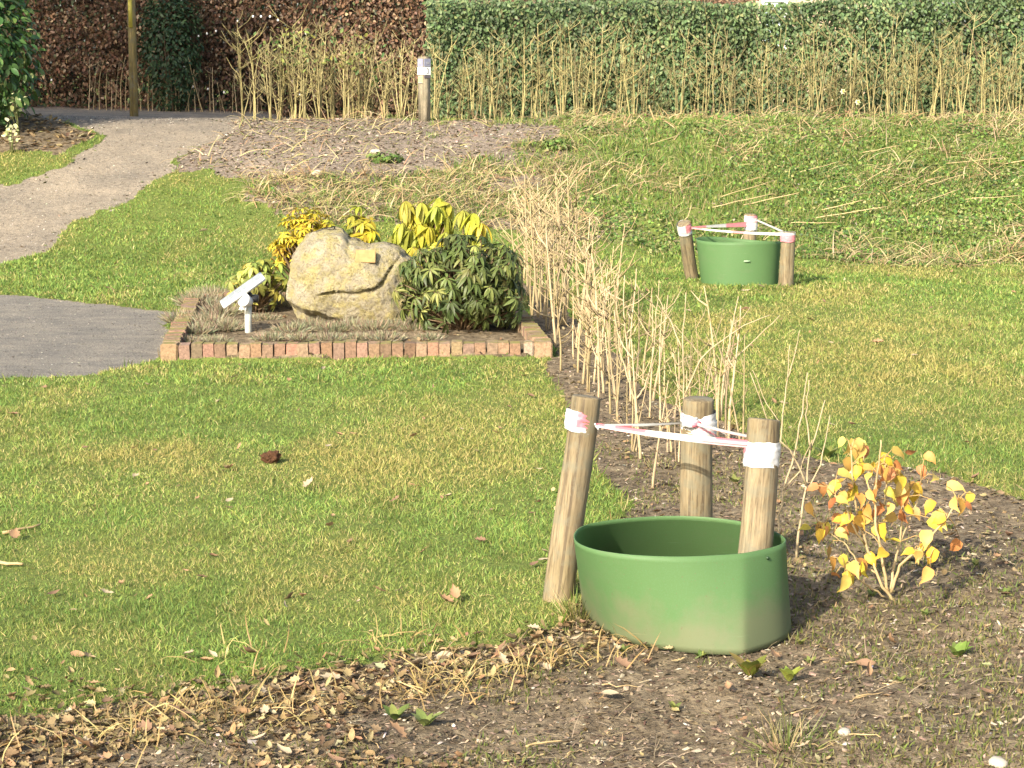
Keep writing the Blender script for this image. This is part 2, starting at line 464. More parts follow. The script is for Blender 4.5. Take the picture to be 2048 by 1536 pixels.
def mat_brick():
    m, N, L, bs = nmat("mossy_brick"); nt = m.node_tree
    at = N.new("ShaderNodeAttribute"); at.attribute_name = "Col"
    g = noi(nt, 60, 5, 0.7)
    c = mix(nt, at.outputs["Color"], ramp(nt, g, [(0.32, (0.55, 0.53, 0.5)), (0.6, (1.08, 1.05, 1.0))]), 1.0, 'MULTIPLY')
    ge = N.new("ShaderNodeNewGeometry"); sx = N.new("ShaderNodeSeparateXYZ"); L.new(ge.outputs["Normal"], sx.inputs[0])
    up = ramp(nt, sx.outputs[2], [(0.5, 0.0), (0.9, 1.0)])
    ms = ramp(nt, noi(nt, 9, 5, 0.7), [(0.42, 0.0), (0.55, 1.0)])
    k = mix(nt, (0, 0, 0), up, ms)
    rgb = N.new("ShaderNodeRGBToBW"); L.new(k, rgb.inputs[0])
    c = mix(nt, c, (0.19, 0.165, 0.04), rgb.outputs[0])
    L.new(c, bs.inputs["Base Color"]); bs.inputs["Roughness"].default_value = 0.95
    bump(nt, bs, g, 0.8, 0.006)
    return m
M['brick'] = mat_brick()

# ------------------------------------------------------------------ THE SETTING: zones of the ground
def gpoly(pts): return [tuple(gp(*p)[:2]) for p in pts]
PATH = gpoly([(-200, 470), (0, 388), (60, 350), (125, 318), (172, 284), (200, 262), (170, 246), (60, 232), (90, 224), (320, 234), (520, 238),
              (455, 262), (395, 298), (345, 340), (255, 395), (150, 450), (60, 500), (0, 528), (-200, 620)])
PAD = gpoly([(-400, 583), (0, 588), (100, 595), (190, 604), (290, 617), (365, 622), (352, 650), (330, 690), (322, 722), (180, 748), (0, 757), (-400, 775)])
SOIL = gpoly([(1112, 700), (1098, 722), (1120, 790), (1132, 850), (1185, 900), (1225, 960), (1275, 1010), (1230, 1100), (1175, 1190), (1150, 1250),
              (1030, 1285), (850, 1322), (600, 1352), (350, 1402), (0, 1447), (-400, 1500), (-1500, 1700), (-2500, 2600), (4500, 2600), (3200, 1200),
              (2400, 1040), (2048, 1005), (1850, 950), (1640, 915), (1560, 890), (1450, 850), (1320, 800), (1260, 740), (1200, 690), (1130, 630),
              (1090, 590), (1060, 560), (1040, 560), (1050, 600), (1065, 650)])
SHRUB_SOIL = gpoly([(-400, 340), (0, 306), (110, 296), (178, 262), (150, 246), (60, 230), (-400, 232)])  # brown leaf littered soil under the left evergreen
BARE = gpoly([(530, 238), (430, 275), (385, 310), (350, 342), (480, 352), (600, 345), (760, 356), (900, 340), (1010, 310), (1090, 275), (1110, 240), (800, 240)])
WEEDY = gpoly([(1110, 244), (1090, 275), (1010, 310), (900, 340), (760, 356), (600, 345), (480, 352), (520, 400), (560, 430), (700, 455), (800, 462), (1000, 470), (1200, 488),
               (1330, 505), (1600, 525), (2700, 545), (3000, 300), (2700, 244)])
EA = gp(322, 722); EB = gp(1108, 716); EC = zp(378, 584, 0.09); EC.z = 0
ED = EB + (EC - EA)
for p in (EA, EB, EC, ED): p.z = 0
BED = [tuple(p[:2]) for p in (EA, EB, ED, EC)]

def zones(x, y):
    """0 lawn, 1 path, 2 soil, 3 bare bank, 4 weedy bank, 5 bed, 6 asphalt pad"""
    am = 1 + 1.6 * smooth(14, 19, y)
    jx = x + am * 0.10 * (fbm(x * 2.2, y * 1.3, 21, 4) - 0.5) * 2; jy = y + am * 0.16 * (fbm(x * 2.2, y * 1.3, 31, 4) - 0.5) * 2
    z = np.zeros(np.shape(x), np.int8)
    z[(y > 23.2) & (y < 28.6)] = 3
    z[inpoly(jx, jy, WEEDY)] = 4; z[(y > 23.2) & (y < 28.6) & (jx > .6) & (z == 3)] = 4
    z[inpoly(jx, jy, BARE)] = 3
    z[inpoly(jx, jy, SHRUB_SOIL)] = 2
    z[inpoly(jx, jy, PATH)] = 1
    z[(y > 23.7) & (y < 27.2) & (x < -2.6 + 0.3 * (y - 24))] = 1
    z[inpoly(jx, jy, PAD)] = 6
    z[inpoly(jx, jy, SOIL) | ((y < 3.6) & (y > -8) & (np.abs(x) < 12))] = 2
    z[inpoly(x, y, BED)] = 5
    return z

def lines(spec):
    out = []
    for a, b, s in spec: out.append(np.arange(a, b - 1e-6, s))
    return np.concatenate(out + [[spec[-1][1]]])
gx = lines([(-240, -60, 30), (-60, -14, 4), (-14, -7.2, 0.4), (-7.2, 7.2, 0.04), (7.2, 14, 0.4), (14, 60, 4), (60, 240, 30)])
gy = lines([(-120, -12, 12), (-12, 3.6, 0.6), (3.6, 13, 0.035), (13, 28.4, 0.06), (28.4, 40, 0.8), (40, 60, 4), (60, 420, 40)])
GX, GY = np.meshgrid(gx, gy)
ZN = zones(GX, GY)
GZ = terr(GX, GY)
near = (GY < 29) & (GY > 3) & (np.abs(GX) < 8)
soilish = near & ((ZN == 2) | (ZN == 5))
q_ = zp(1370, 1240, 0); FLAT = 1 - np.exp(-((np.hypot(GX - q_.x, GY - q_.y - .12) / .48) ** 6))
GZ = GZ + np.where(soilish, FLAT * (0.03 * (fbm(GX * 9, GY * 9, 41) - 0.5) + 0.05 * (fbm(GX * 2.5, GY * 2.5, 51) - 0.5)) - 0.010 * (1 - FLAT), 0)
GZ = GZ + np.where(near & (ZN == 3), 0.05 * (fbm(GX * 3, GY * 3, 45) - 0.5), 0)
GZ = GZ + np.where(near & (ZN == 4), 0.17 * (fbm(GX * 2.4, GY * 2.4, 46, 4) - 0.5), 0)
GZ = GZ + np.where(near & (ZN == 0), 0.02 * (fbm(GX * 2, GY * 2, 47) - 0.5), 0)
GZ = GZ + np.where(ZN == 5, 0.035, 0) + np.where(near & ((ZN == 1) | (ZN == 6)), -0.01, 0)
zone_rgb = np.zeros((*ZN.shape, 4), np.float32); zone_rgb[..., 3] = (ZN == 6)
WR = (ZN == 4) * smooth(-0.3, 1.5, GX + 0.8 * (fbm(GX * 1.5, GY * 1.5, 261) - .5))
zone_rgb[..., 0] = (ZN == 0) + (ZN == 4) * 0.36 + WR * 0.34
zone_rgb[..., 1] = (ZN == 1) | (ZN == 6)
zone_rgb[..., 2] = (ZN == 3) + (ZN == 4) * 0.55 - WR * 0.25
ny, nx = ZN.shape
idx = np.arange(ny * nx).reshape(ny, nx)
FQ = np.stack([idx[:-1, :-1], idx[:-1, 1:], idx[1:, 1:], idx[1:, :-1]], -1).reshape(-1, 4)
FZ = ZN[:-1, :-1].ravel()
VV = np.stack([GX, GY, GZ], -1).reshape(-1, 3)
for zid, nm in ((0, 'lawn'), (1, 'path'), (2, 'bare_soil'), (3, 'soil_bank'), (4, 'grassy_bank'), (5, 'flower_bed_soil'), (6, 'asphalt')):
    q = FQ[FZ == zid]
    if len(q) == 0: continue
    u, inv = np.unique(q, return_inverse=True)
    o = np_obj(nm, VV[u], inv.reshape(-1), np.full(len(q), 4), M['ground'])
    a = o.data.color_attributes.new("zone", 'FLOAT_COLOR', 'POINT')
    a.data.foreach_set("color", zone_rgb.reshape(-1, 4)[u].ravel())
    tag(o, kind='structure')

from bisect import bisect
def gz_at(x, y):
    """height of the built ground mesh"""
    x = np.asarray(x, float); y = np.asarray(y, float)
    i = np.clip(np.searchsorted(gx, x) - 1, 0, nx - 2); j = np.clip(np.searchsorted(gy, y) - 1, 0, ny - 2)
    fx = (x - gx[i]) / (gx[i + 1] - gx[i]); fy = (y - gy[j]) / (gy[j + 1] - gy[j])
    return (GZ[j, i] * (1 - fx) + GZ[j, i + 1] * fx) * (1 - fy) + (GZ[j + 1, i] * (1 - fx) + GZ[j + 1, i + 1] * fx) * fy
def gpt(px, py):
    p = gp(px, py); p.z = float(gz_at(p.x, p.y)); return p

def sample(n, y0, y1, margin=0.8, power=1.0):
    """points over the ground the camera could see, denser close by"""
    t = rng.random(n) ** power
    y = y0 + (y1 - y0) * t
    w = 0.27 * y + margin
    x = (rng.random(n) * 2 - 1) * w
    return x, y

# ------------------------------------------------------------------ grass
def grass_zone(x, y, r=None):
    z = zones(x, y)
    return (z == 0) & (((x - 1.735) / .36) ** 2 + ((y - 15.75) / .27) ** 2 > 1)
DRY = []
for (a_, b_, w_, h_, am_) in ((300, 905, 190, 26, .8), (850, 965, 150, 40, .5), (1010, 800, 90, 40, .5), (120, 1275, 120, 30, .5), (620, 915, 60, 20, .6), (1720, 800, 200, 60, .5), (1880, 650, 150, 40, .5), (1500, 650, 140, 30, .4), (700, 1130, 200, 40, .3),
                              (350, 820, 330, 40, -.7), (760, 760, 250, 25, -.5), (600, 1010, 150, 25, -.5), (430, 1100, 150, 30, -.5), (640, 1290, 100, 40, -.6), (1750, 560, 200, 15, -.5), (330, 430, 160, 40, -.5), (1900, 900, 200, 40, -.5)):
    q_ = gp(a_, b_); u_ = gp(a_, b_ - h_); DRY.append((q_.x, q_.y, w_ / FPX * q_.y, abs(u_.y - q_.y), am_))
def lawn_colours(x, y, n):
    a = fbm(x * 0.9, y * 0.55, 71, 4); b = fbm(x * 2.8 + 5, y * 1.8, 81, 3); c = fbm(x * 0.5 + 9, y * 0.35, 91, 3)
    dry = np.clip((0.6 * a + 0.4 * b - 0.46) * 4.6, 0, 1) * 0.8
    for (qx, qy, wx, wy, am) in DRY:
        dry = np.clip(dry + am * np.exp(-((x - qx) / wx) ** 2 - ((y - qy) / wy) ** 2), 0, 1)
    green = np.array([0.150, 0.252, 0.055]); lime = np.array([0.250, 0.342, 0.080]); straw = np.array([0.46, 0.385, 0.165]); moss = np.array([0.27, 0.302, 0.068])
    tu = fbm(x * 7 + 2, y * 5, 301, 3)
    u = rng.random((n, 1))
    col = np.where(u < 0.5, green, np.where(u < 0.8, lime, moss))
    col = col * (0.80 + 0.4 * c[:, None]) * (0.62 + 0.76 * tu[:, None])
    is_dry = rng.random(n) < (0.05 + 0.60 * dry)
    col[is_dry] = (straw * (0.75 + 0.5 * rng.random((n, 1))))[is_dry]
    ol = np.array([0.40, 0.345, 0.10])
    col = col * (1 - 0.6 * dry[:, None]) + ol * 0.6 * dry[:, None]
    col = col * 1.03
    return np.clip(col * (1 + 0.17 * rng.standard_normal((n, 1))), 0.01, 0.6)
Gg = []
for y0, y1, dens, ln, wd in ((3.9, 7.5, 17000, 0.023, 0.0025), (7.5, 10.5, 10000, 0.025, 0.0034), (10.5, 14.5, 5000, 0.028, 0.0052), (14.5, 24, 2600, 0.034, 0.008)):
    area = (y1 - y0) * (0.27 * (y0 + y1) + 1.4)
    n = int(area * dens)
    x, y = sample(n, y0, y1, 0.7)
    k = grass_zone(x, y); x, y = x[k], y[k]; n = len(x)
    cl = fbm(x * 5, y * 5, 101, 3)
    l = ln * (0.45 + 0.75 * rng.random(n)) * (0.35 + 1.3 * cl)
    yaw = rng.random(n) * 6.283; tilt = np.abs(rng.normal(0.75, 0.4, n))
    nn = yawtilt(yaw, tilt); R = basis(nn, rng.standard_normal((n, 3)))
    pos = np.stack([x, y, gz_at(x, y) - 0.003], -1)
    sc = np.stack([wd * (0.6 + 0.8 * rng.random(n)), l, l], -1)
    Gg.append(scatter(BLADE, pos, R, sc, lawn_colours(x, y, n)))
off = 0; Vs, Ls, Ts, Cs = [], [], [], []
for V, L, T, C in Gg:
    Vs.append(V); Ls.append(L + off); Ts.append(T); Cs.append(C); off += len(V)
o = np_obj("grass", np.concatenate(Vs), np.concatenate(Ls), np.concatenate(Ts), M['grass'], None, np.concatenate(Cs))
tag(o, "short patchy green and yellow lawn grass", "grass", kind='stuff')

# longer tufts along the edges of the lawn
def edge_tufts():
    n = 90000
    x, y = sample(n, 4.2, 16, 0.6)
    z0 = zones(x, y) == 0
    zz = zones(x + rng.normal(0, 0.045, n), y + rng.normal(0, 0.06, n))
    k = z0 & ((zz == 2) | (zz == 6) | (zz == 1)); x, y = x[k], y[k]; n = len(x)
    l = 0.055 * (0.5 + 0.8 * rng.random(n)); yaw = rng.random(n) * 6.28; tilt = np.abs(rng.normal(0.6, 0.35, n))
    R = basis(yawtilt(yaw, tilt), rng.standard_normal((n, 3)))
    return scat_obj("edge_grass", BLADE, np.stack([x, y, gz_at(x, y)], -1), R, np.stack([0.004 + 0.003 * rng.random(n), l, l], -1),
                    pick([(0.12, 0.2, 0.03), (0.2, 0.24, 0.05), (0.34, 0.27, 0.11)], n), M['grass'])
tag(edge_tufts(), "longer ragged grass along the lawn edges", "grass", kind='stuff')

# ------------------------------------------------------------------ weedy bank: ground cover and dry grass
def bank_cover():
    n = 85000
    x, y = sample(n, 16.6, 23.6, 0.6)
    z = zones(x, y)
    g = fbm(x * 1.1 + 3, y * 1.0, 111, 4) + 0.10 * smooth(1.0, 4.0, x) - 0.22 * smooth(1.8, 0.2, x) * smooth(17, 19, y)
    k = (z == 4) & (rng.random(n) < np.clip((g - 0.36) * 5, 0.10, 1)); x, y = x[k], y[k]; n = len(x)
    s = 0.020 + 0.022 * rng.random(n)
    nn = yawtilt(rng.random(n) * 6.28, np.abs(rng.normal(0.6, 0.4, n))) + np.array([0, -0.25, 0])
    pos = np.stack([x, y, gz_at(x, y) + 0.01 + 0.06 * rng.random(n)], -1)
    col = pick([(0.11, 0.20, 0.04), (0.16, 0.27, 0.05), (0.22, 0.29, 0.07), (0.08, 0.15, 0.04), (0.28, 0.27, 0.11)], n, 0.2) * (0.7 + 0.7 * fbm(x * .9, y * 1.1, 271, 3))[:, None]
    return scat_obj("ground_cover", leaf_tpl(0.75, 0.2, 0.25, 3), pos, basis(nn, rng.standard_normal((n, 3))), s, col, M['hedge'])
tag(bank_cover(), "low green leafy ground cover creeping over the bank", "ground cover", kind='stuff')

STRAND = ([(-.5, 0, 0), (.5, 0, 0), (-.4, .3, .22), (.4, .3, .22), (-.3, .65, .28), (.3, .65, .28), (0, 1, .15)], [(0, 1, 3, 2), (2, 3, 5, 4), (4, 5, 6)])
def bank_straw():
    n = 52000
    x, y = sample(n, 16.4, 23.8, 0.6)
    z = zones(x, y)
    g = fbm(x * 1.3 + 40, y * 1.3, 131, 4) + 0.22 * smooth(1.4, -0.4, x) * smooth(17, 18.5, y) * smooth(22, 20, y) + 0.24 * smooth(21.2, 22.2, y) + 0.28 * smooth(18.0, 17.3, y) * smooth(1.5, 3, x) - 0.17 * smooth(0, 1.2, x)
    k = ((z == 4) & (rng.random(n) < np.clip((g - 0.36) * 5, 0.035, 1))) | ((z == 3) & (rng.random(n) < 0.10)); x, y = x[k], y[k]; n = len(x)
    l = 0.12 + 0.24 * rng.random(n) ** 2
    yaw = rng.normal(0.35, 0.9, n) + np.where(rng.random(n) < 0.5, 0, 3.14)
    d = np.stack([np.cos(yaw), np.sin(yaw), 0.15 * rng.standard_normal(n)], -1)
    nn = np.stack([0.35 * rng.standard_normal(n), -0.3 + 0.35 * rng.standard_normal(n), np.ones(n)], -1)
    pos = np.stack([x, y, gz_at(x, y) + 0.01], -1)
    col = pick([(0.50, 0.39, 0.21), (0.60, 0.49, 0.28), (0.42, 0.28, 0.15), (0.38, 0.36, 0.14)], n, 0.18)
    return scat_obj("dry_grass", STRAND, pos, basis(nn, d), np.stack([0.007 + 0.005 * rng.random(n), l, l * 0.8], -1), col, M['grass'])
tag(bank_straw(), "flattened dry straw coloured grass lying over the bank", "dry grass", kind='stuff')
def bank_green():
    n = 150000
    x, y = sample(n, 16.6, 24.2, 0.6)
    z = zones(x, y)
    g = fbm(x * 1.2 + 13, y * 1.2, 151, 3)
    k = ((z == 4) & (g > 0.4)) | ((z == 3) & (g > 0.66) & (rng.random(n) < 0.6)); x, y = x[k], y[k]; n = len(x)
    l = 0.04 + 0.10 * rng.random(n) * fbm(x * 2, y * 2, 161)
    R = basis(yawtilt(rng.random(n) * 6.28, np.abs(rng.normal(0.5, 0.35, n))), rng.standard_normal((n, 3)))
    return scat_obj("bank_grass", BLADE, np.stack([x, y, gz_at(x, y)], -1), R, np.stack([0.006 + 0.004 * rng.random(n), l, l], -1),
                    pick([(0.16, 0.26, 0.05), (0.26, 0.32, 0.08), (0.36, 0.32, 0.14), (0.12, 0.21, 0.05)], n, 0.2), M['grass'])
tag(bank_green(), "rough uncut green grass on the bank", "grass", kind='stuff')

# ------------------------------------------------------------------ hedges
def wall_hedge(name, x0, x1, y0, y1, zb, ztop, n, size, pal, w, label, topfn=None, tpl=None, thin=None):
    root = empty(name, ((x0 + x1) / 2, (y0 + y1) / 2, zb), label, "hedge")
    off = np.array([(x0 + x1) / 2, (y0 + y1) / 2, zb])
    x = x0 + (x1 - x0) * rng.random(n)
    z = zb + (ztop - zb) * rng.random(n)
    depth = rng.random(n) ** 1.7
    bul = 0.22 * (fbm(x * 1.6, z * 1.6, 171, 3) - 0.5) + 0.09 * (fbm(x * 6, z * 6, 181, 2) - 0.5)
    y = y0 + bul + (y1 - y0) * depth
    topn = rng.random(n) < 0.12
    z = np.where(topn, ztop - 0.06 * rng.random(n), z); y = np.where(topn, y0 + (y1 - y0) * rng.random(n), y)
    z = z + np.where(z > ztop - 0.15, 0.12 * (fbm(x * 2.5, y * 2.5, 191) - 0.5), 0)
    if topfn is not None: k = z < topfn(x); x, y, z, topn = x[k], y[k], z[k], topn[k]
    if thin is not None: k = rng.random(len(x)) < thin(x, z); x, y, z, topn = x[k], y[k], z[k], topn[k]
    n = len(x)
    nn = np.stack([0.55 * rng.standard_normal(n), -0.75 + 0.45 * rng.standard_normal(n), 0.55 + 0.5 * rng.standard_normal(n)], -1)
    nn[topn, 2] += 1.0
    d = np.stack([0.6 * rng.standard_normal(n), -0.3 + 0.4 * rng.standard_normal(n), -0.7 + 0.5 * rng.standard_normal(n)], -1)
    s = size * (0.65 + 0.6 * rng.random(n))
    col = pick(pal, n, 0.22, w) * (0.6 + 0.8 * fbm(x * 1.6, z * 1.6, 201)[:, None])
    scat_obj("foliage", tpl or leaf_tpl(0.6, 0.25, 0.2, 3), np.stack([x, y, z], -1) - off, basis(nn, d), s, col, M['hedge'], root)
    g = Geo()
    for k in range(int((x1 - x0) * 9)):
        px = x0 + (x1 - x0) * rnd.random(); py = rnd.uniform(y0 + 0.15, y1 - 0.1)
        hh = (ztop - zb) * rnd.uniform(0.6, 0.93); r = rnd.uniform(0.008, 0.022)
        pts = [Vector((px, py, zb - 0.05)) - Vector(off)]
        for q in range(5): pts.append(pts[-1] + Vector((rnd.gauss(0, 0.06), rnd.gauss(0, 0.05), hh / 5)))
        g.tube(pts, [r * (1 - 0.13 * q) for q in range(6)], 5, (0.8, 0.75, 0.7))
        for q in range(2, 6):
            for s_ in range(2):
                a = rnd.uniform(0, 6.28)
                e = pts[q] + Vector((math.cos(a) * 0.25, math.sin(a) * 0.25, 0.2))
                g.tube([pts[q], (pts[q] + e) / 2 + Vector((0, 0, -0.02)), e], [r * .5, r * .35, r * .2], 4, (0.8, 0.75, 0.7))
    g.build("stems", M['bark'], root)
    return root
wall_hedge("evergreen_hedge", -1.02, 7.6, 25.0, 26.0, 0.80, 2.56, 104000, 0.054,
           [(0.125, 0.195, 0.080), (0.155, 0.23, 0.092), (0.10, 0.155, 0.070), (0.20, 0.25, 0.11), (0.24, 0.24, 0.11)], [.32, .3, .18, .14, .06],
           "tall clipped dark green evergreen hedge along the top of the bank", topfn=lambda x: 2.445 + 0.05 * (fbm(x * 2, x * 0, 3) - 0.5) - 0.03 * smooth(1.8, 2.6, x) + 0.10 * smooth(3.4, 4.3, x))
wall_hedge("beech_hedge", -9.0, 3.2, 27.4, 28.6, 1.0, 3.35, 130000, 0.056,
           [(0.175, 0.10, 0.06), (0.24, 0.14, 0.08), (0.12, 0.072, 0.045), (0.40, 0.29, 0.18), (0.15, 0.16, 0.075)], [.34, .3, .2, .1, .06],
           "tall hedge of withered copper brown leaves behind the path",
           topfn=lambda x: np.where(x > -1.0, 2.58, 3.4),
           thin=lambda x, z: np.clip(0.42 + 0.8 * smooth(1.3, 1.9, z) + 0.0 * x, 0, 1))

wall_hedge("evergreen_hedge", -11.0, 3.0, 30.2, 31.2, 0.95, 3.6, 34000, 0.11, [(0.03, 0.06, 0.025), (0.045, 0.085, 0.035), (0.06, 0.07, 0.03)], None,  # row added behind so the gaps in the brown hedge turn dark
           "added dark backing row that darkens the gaps in the brown leaved hedge")
def leaf_ball(root, centre, rad, n, size, pal, w, mat, tpl=None, shell=0.55, seed=0, droop=0.4, name="foliage"):
    r = np.random.default_rng(100 + seed)
    u = r.standard_normal((n, 3)); u /= np.linalg.norm(u, axis=1, keepdims=True)
    lum = 0.75 + 0.5 * fbm(u[:, 0] * 2.4 + u[:, 2] * 1.5, u[:, 1] * 2.4 - u[:, 2] * 1.2, 211 + seed)
    rr = (shell + (1 - shell) * r.random(n) ** 0.6) * lum
    pos = np.asarray(centre) + u * np.asarray(rad) * rr[:, None]
    nn = u + np.array([0, 0, 0.7]) + 0.5 * r.standard_normal((n, 3))
    d = u * 0.8 + 0.6 * r.standard_normal((n, 3)) - np.array([0, 0, droop])
    col = pick(pal, n, 0.2, w, r)
    return scat_obj(name, tpl or leaf_tpl(0.5, 0.25, 0.2, 4), pos, basis(nn, d), size * (0.7 + 0.6 * r.random(n)), col, mat, root)

def bush_stems(root, tips, base=(0, 0, 0), r0=0.012, mat=None, col=(1, 1, 1), spread=0.06, seed=0, name="stems"):
    r = random.Random(seed); g = Geo()
    for t in tips:
        t = Vector(t); b = Vector(base) + Vector((r.uniform(-spread, spread), r.uniform(-spread, spread), 0))
        m1 = b.lerp(t, 0.35) + Vector((0, 0, 0.12 * (t - b).length)); m2 = b.lerp(t, 0.72) + Vector((0, 0, 0.08 * (t - b).length))
        g.tube([b, m1, m2, t], [r0, r0 * .8, r0 * .55, r0 * .3], 5, col)
    return g.build(name, mat or M['bark'], root)

# big evergreen shrub at the left edge, made tree high to shade the hedge
bp = gpt(10, 262); bp.x -= 0.35
t = empty("evergreen_shrub", bp, "broadleaved evergreen shrub with glossy leaves left of the path, height added for shade", "tree")
for k, (c, rd, n) in enumerate([((0.0, 0, 0.95), (0.85, 0.9, 0.95), 3600), ((-0.5, 0.2, 2.1), (1.2, 1.1, 1.2), 4200), ((-0.9, 0.4, 3.3), (1.2, 1.2, 1.0), 3200)]):
    pass
cen = [((0.02, 0, 0.85), (0.72, 0.8, 0.85), 3000), ((-0.35, 0.1, 1.9), (1.05, 1.0, 1.1), 3800), ((-0.8, 0.3, 3.1), (1.2, 1.2, 1.0), 2600)]
allg = Geo()
for k, (c, rd, n) in enumerate(cen):
    o_ = leaf_ball(t, c, rd, n, 0.095, [(0.055, 0.125, 0.035), (0.085, 0.175, 0.045), (0.13, 0.22, 0.06), (0.04, 0.09, 0.03), (0.24, 0.27, 0.10)], [.3, .3, .2, .15, .05], M['leaf'], seed=k)
    co = np.zeros(len(o_.data.vertices) * 3, np.float32); o_.data.vertices.foreach_get("co", co)
    cc = np.zeros(len(o_.data.vertices) * 4, np.float32); o_.data.color_attributes[0].data.foreach_get("color", cc)
    lv = np.zeros(len(o_.data.loops), np.int32); o_.data.loops.foreach_get("vertex_index", lv)
    lt = np.zeros(len(o_.data.polygons), np.int32); o_.data.polygons.foreach_get("loop_total", lt)
    allg.add_np(co.reshape(-1, 3).astype(float), lv, lt, cc.reshape(-1, 4)[:, :3].astype(float))
    bpy.data.objects.remove(o_)
allg.build("crown", M['leaf'], t)
g = Geo(); g.tube([(0, 0, -0.1), (-0.05, 0.05, 0.8), (-0.3, 0.12, 1.8), (-0.7, 0.25, 3.2)], [0.09, 0.08, 0.06, 0.03], 8)
for k in range(16):
    z = rnd.uniform(0.3, 3.0); a = rnd.uniform(0, 6.28); b = Vector((-0.05 - 0.2 * max(0, z - .8), 0.05 + 0.07 * z, z))
    g.tube([b, b + Vector((math.cos(a) * .4, math.sin(a) * .4, .22)), b + Vector((math.cos(a) * .8, math.sin(a) * .8, .35))], [.025, .016, .006], 5)
g.build("trunk", M['bark'], t)

# big evergreen beside the path, left of the view: its shade falls on the brown hedge
tp = Vector((-10.6, 17.5, tz(-10.6, 17.5)))
t = empty("shade_tree", tp, "big broad evergreen tree left of the path, shading the brown hedge", "tree")
leaf_ball(t, (0, 0, 7.6), (2.7, 2.6, 2.6), 5200, 0.20, [(0.05, 0.10, 0.03), (0.08, 0.15, 0.04)], None, M['hedge'], leaf_tpl(.7, .2, .2, 3), .2, 21, name="crown")
g = Geo(); g.tube([(0, 0, -.2), (.05, 0, 2), (0, .1, 4.5), (.1, 0, 7.5)], [.24, .19, .15, .06], 10)
for k in range(14):
    a = k * 2.4; z = 4.6 + .2 * k; g.tube([(0.05, .05, z), (math.cos(a) * 1.0, math.sin(a) * 1.0, z + .6), (math.cos(a) * 2.1, math.sin(a) * 2.1, z + 1.0)], [.07, .045, .015], 6)
g.build("trunk", M['bark'], t)

# dark evergreen inside the beech hedge
bp = dp(345, 226, 27.15); bp.z = tz(bp.x, bp.y)
t = empty("holly_bush", bp, "dark green holly bush growing out of the brown leaved hedge", "bush")
leaf_ball(t, (0, 0, 0.85), (0.40, 0.3, 0.92), 3400, 0.055, [(0.03, 0.065, 0.03), (0.045, 0.09, 0.04), (0.07, 0.12, 0.05)], None, M['leaf'], seed=7)
bush_stems(t, [(rnd.uniform(-.25, .25), rnd.uniform(-.2, .2), rnd.uniform(.5, 1.1)) for _ in range(9)], seed=3)

# pole by the hedge
bp = gpt(268, 231)
t = empty("wooden_pole", bp, "slender weathered wooden pole standing in front of the brown leaved hedge", "pole")
g = Geo(); g.tube([(0, 0, -0.3), (0.005, 0, 0.8), (0.0, 0, 2.0), (0.01, 0, 3.2), (0.01, 0, 3.9)], [0.052, 0.049, 0.046, 0.043, 0.041], 14)
g.build("shaft", M['polewood'], t)
g = Geo(); g.box((0, -0.058, 1.18), (0.022, 0.012, 0.16), None, (0.42, 0.36, 0.06), 0.004); g.build("marker_strip", M['paint'], t)

# ------------------------------------------------------------------ house far beyond the hedge
hp = Vector((7.4, 47, 0.9))
t = empty("brick_house", hp, "pale brick house glimpsed over the top of the evergreen hedge", "house")
def mat_wallbrick():
    m, N, L, bs = nmat("house_brick"); nt = m.node_tree
    tc = N.new("ShaderNodeTexCoord"); b = N.new("ShaderNodeTexBrick")
    mp = N.new("ShaderNodeMapping"); mp.inputs["Rotation"].default_value = (R_(90), 0, 0)
    L.new(tc.outputs["Object"], mp.inputs[0]); L.new(mp.outputs[0], b.inputs["Vector"])
    b.inputs["Scale"].default_value = 4.5; b.inputs["Color1"].default_value = (0.42, 0.29, 0.2, 1); b.inputs["Color2"].default_value = (0.5, 0.37, 0.27, 1)
    b.inputs["Mortar"].default_value = (0.45, 0.42, 0.37, 1); b.inputs["Mortar Size"].default_value = 0.012
    L.new(b.outputs[0], bs.inputs["Base Color"]); bs.inputs["Roughness"].default_value = 0.9
    return m
M['wall'] = mat_wallbrick()
g = Geo()
# wall with a window opening: four pieces
W = [(-2.3, -1.85, 0.0, 2.9), (-1.85, -1.25, 0.0, 1.0), (-1.85, -1.25, 2.3, 2.9), (-1.25, 0.6, 0.0, 2.9)]
for a, b, c, d in W: g.box(((a + b) / 2, 0, (c + d) / 2), ((b - a) / 2, 0.15, (d - c) / 2))
g.box((-2.15, 2.5, 1.45), (0.15, 2.345, 1.45)); g.box((0.45, 2.5, 1.45), (0.15, 2.345, 1.45)); g.box((-0.85, 4.7, 1.45), (1.14, 0.15, 1.45))
g.build("wall", M['wall'], t, False)
g = Geo(); g.add([(-2.6, -0.4, 2.9), (0.9, -0.4, 2.9), (0.9, 2.4, 4.9), (-2.6, 2.4, 4.9), (0.9, 5.2, 2.9), (-2.6, 5.2, 2.9), (-2.6, -0.4, 2.8), (0.9, -0.4, 2.8), (0.9, 5.2, 2.8), (-2.6, 5.2, 2.8)],
                 [(0, 1, 2, 3), (3, 2, 4, 5), (6, 9, 8, 7), (0, 6, 7, 1), (5, 4, 8, 9), (1, 7, 8, 4, 2), (0, 3, 5, 9, 6)], (0.20, 0.11, 0.08)); g.build("roof", M['paint'], t, False)
g = Geo(); g.box((-1.55, -0.05, 1.65), (0.298, 0.03, 0.648), None, (0.5, 0.6, 0.66)); wi = g.build("window", M['paint'], t, False)
g = Geo()
for c, h in (((-1.55, -.1, 2.26), (.3, .025, .04)), ((-1.55, -.1, 1.04), (.3, .025, .04)), ((-1.81, -.1, 1.65), (.035, .025, .57)), ((-1.29, -.1, 1.65), (.035, .025, .57))): g.box(c, h, None, (.8, .8, .78))
g.build("frame", M['white'], wi, False)

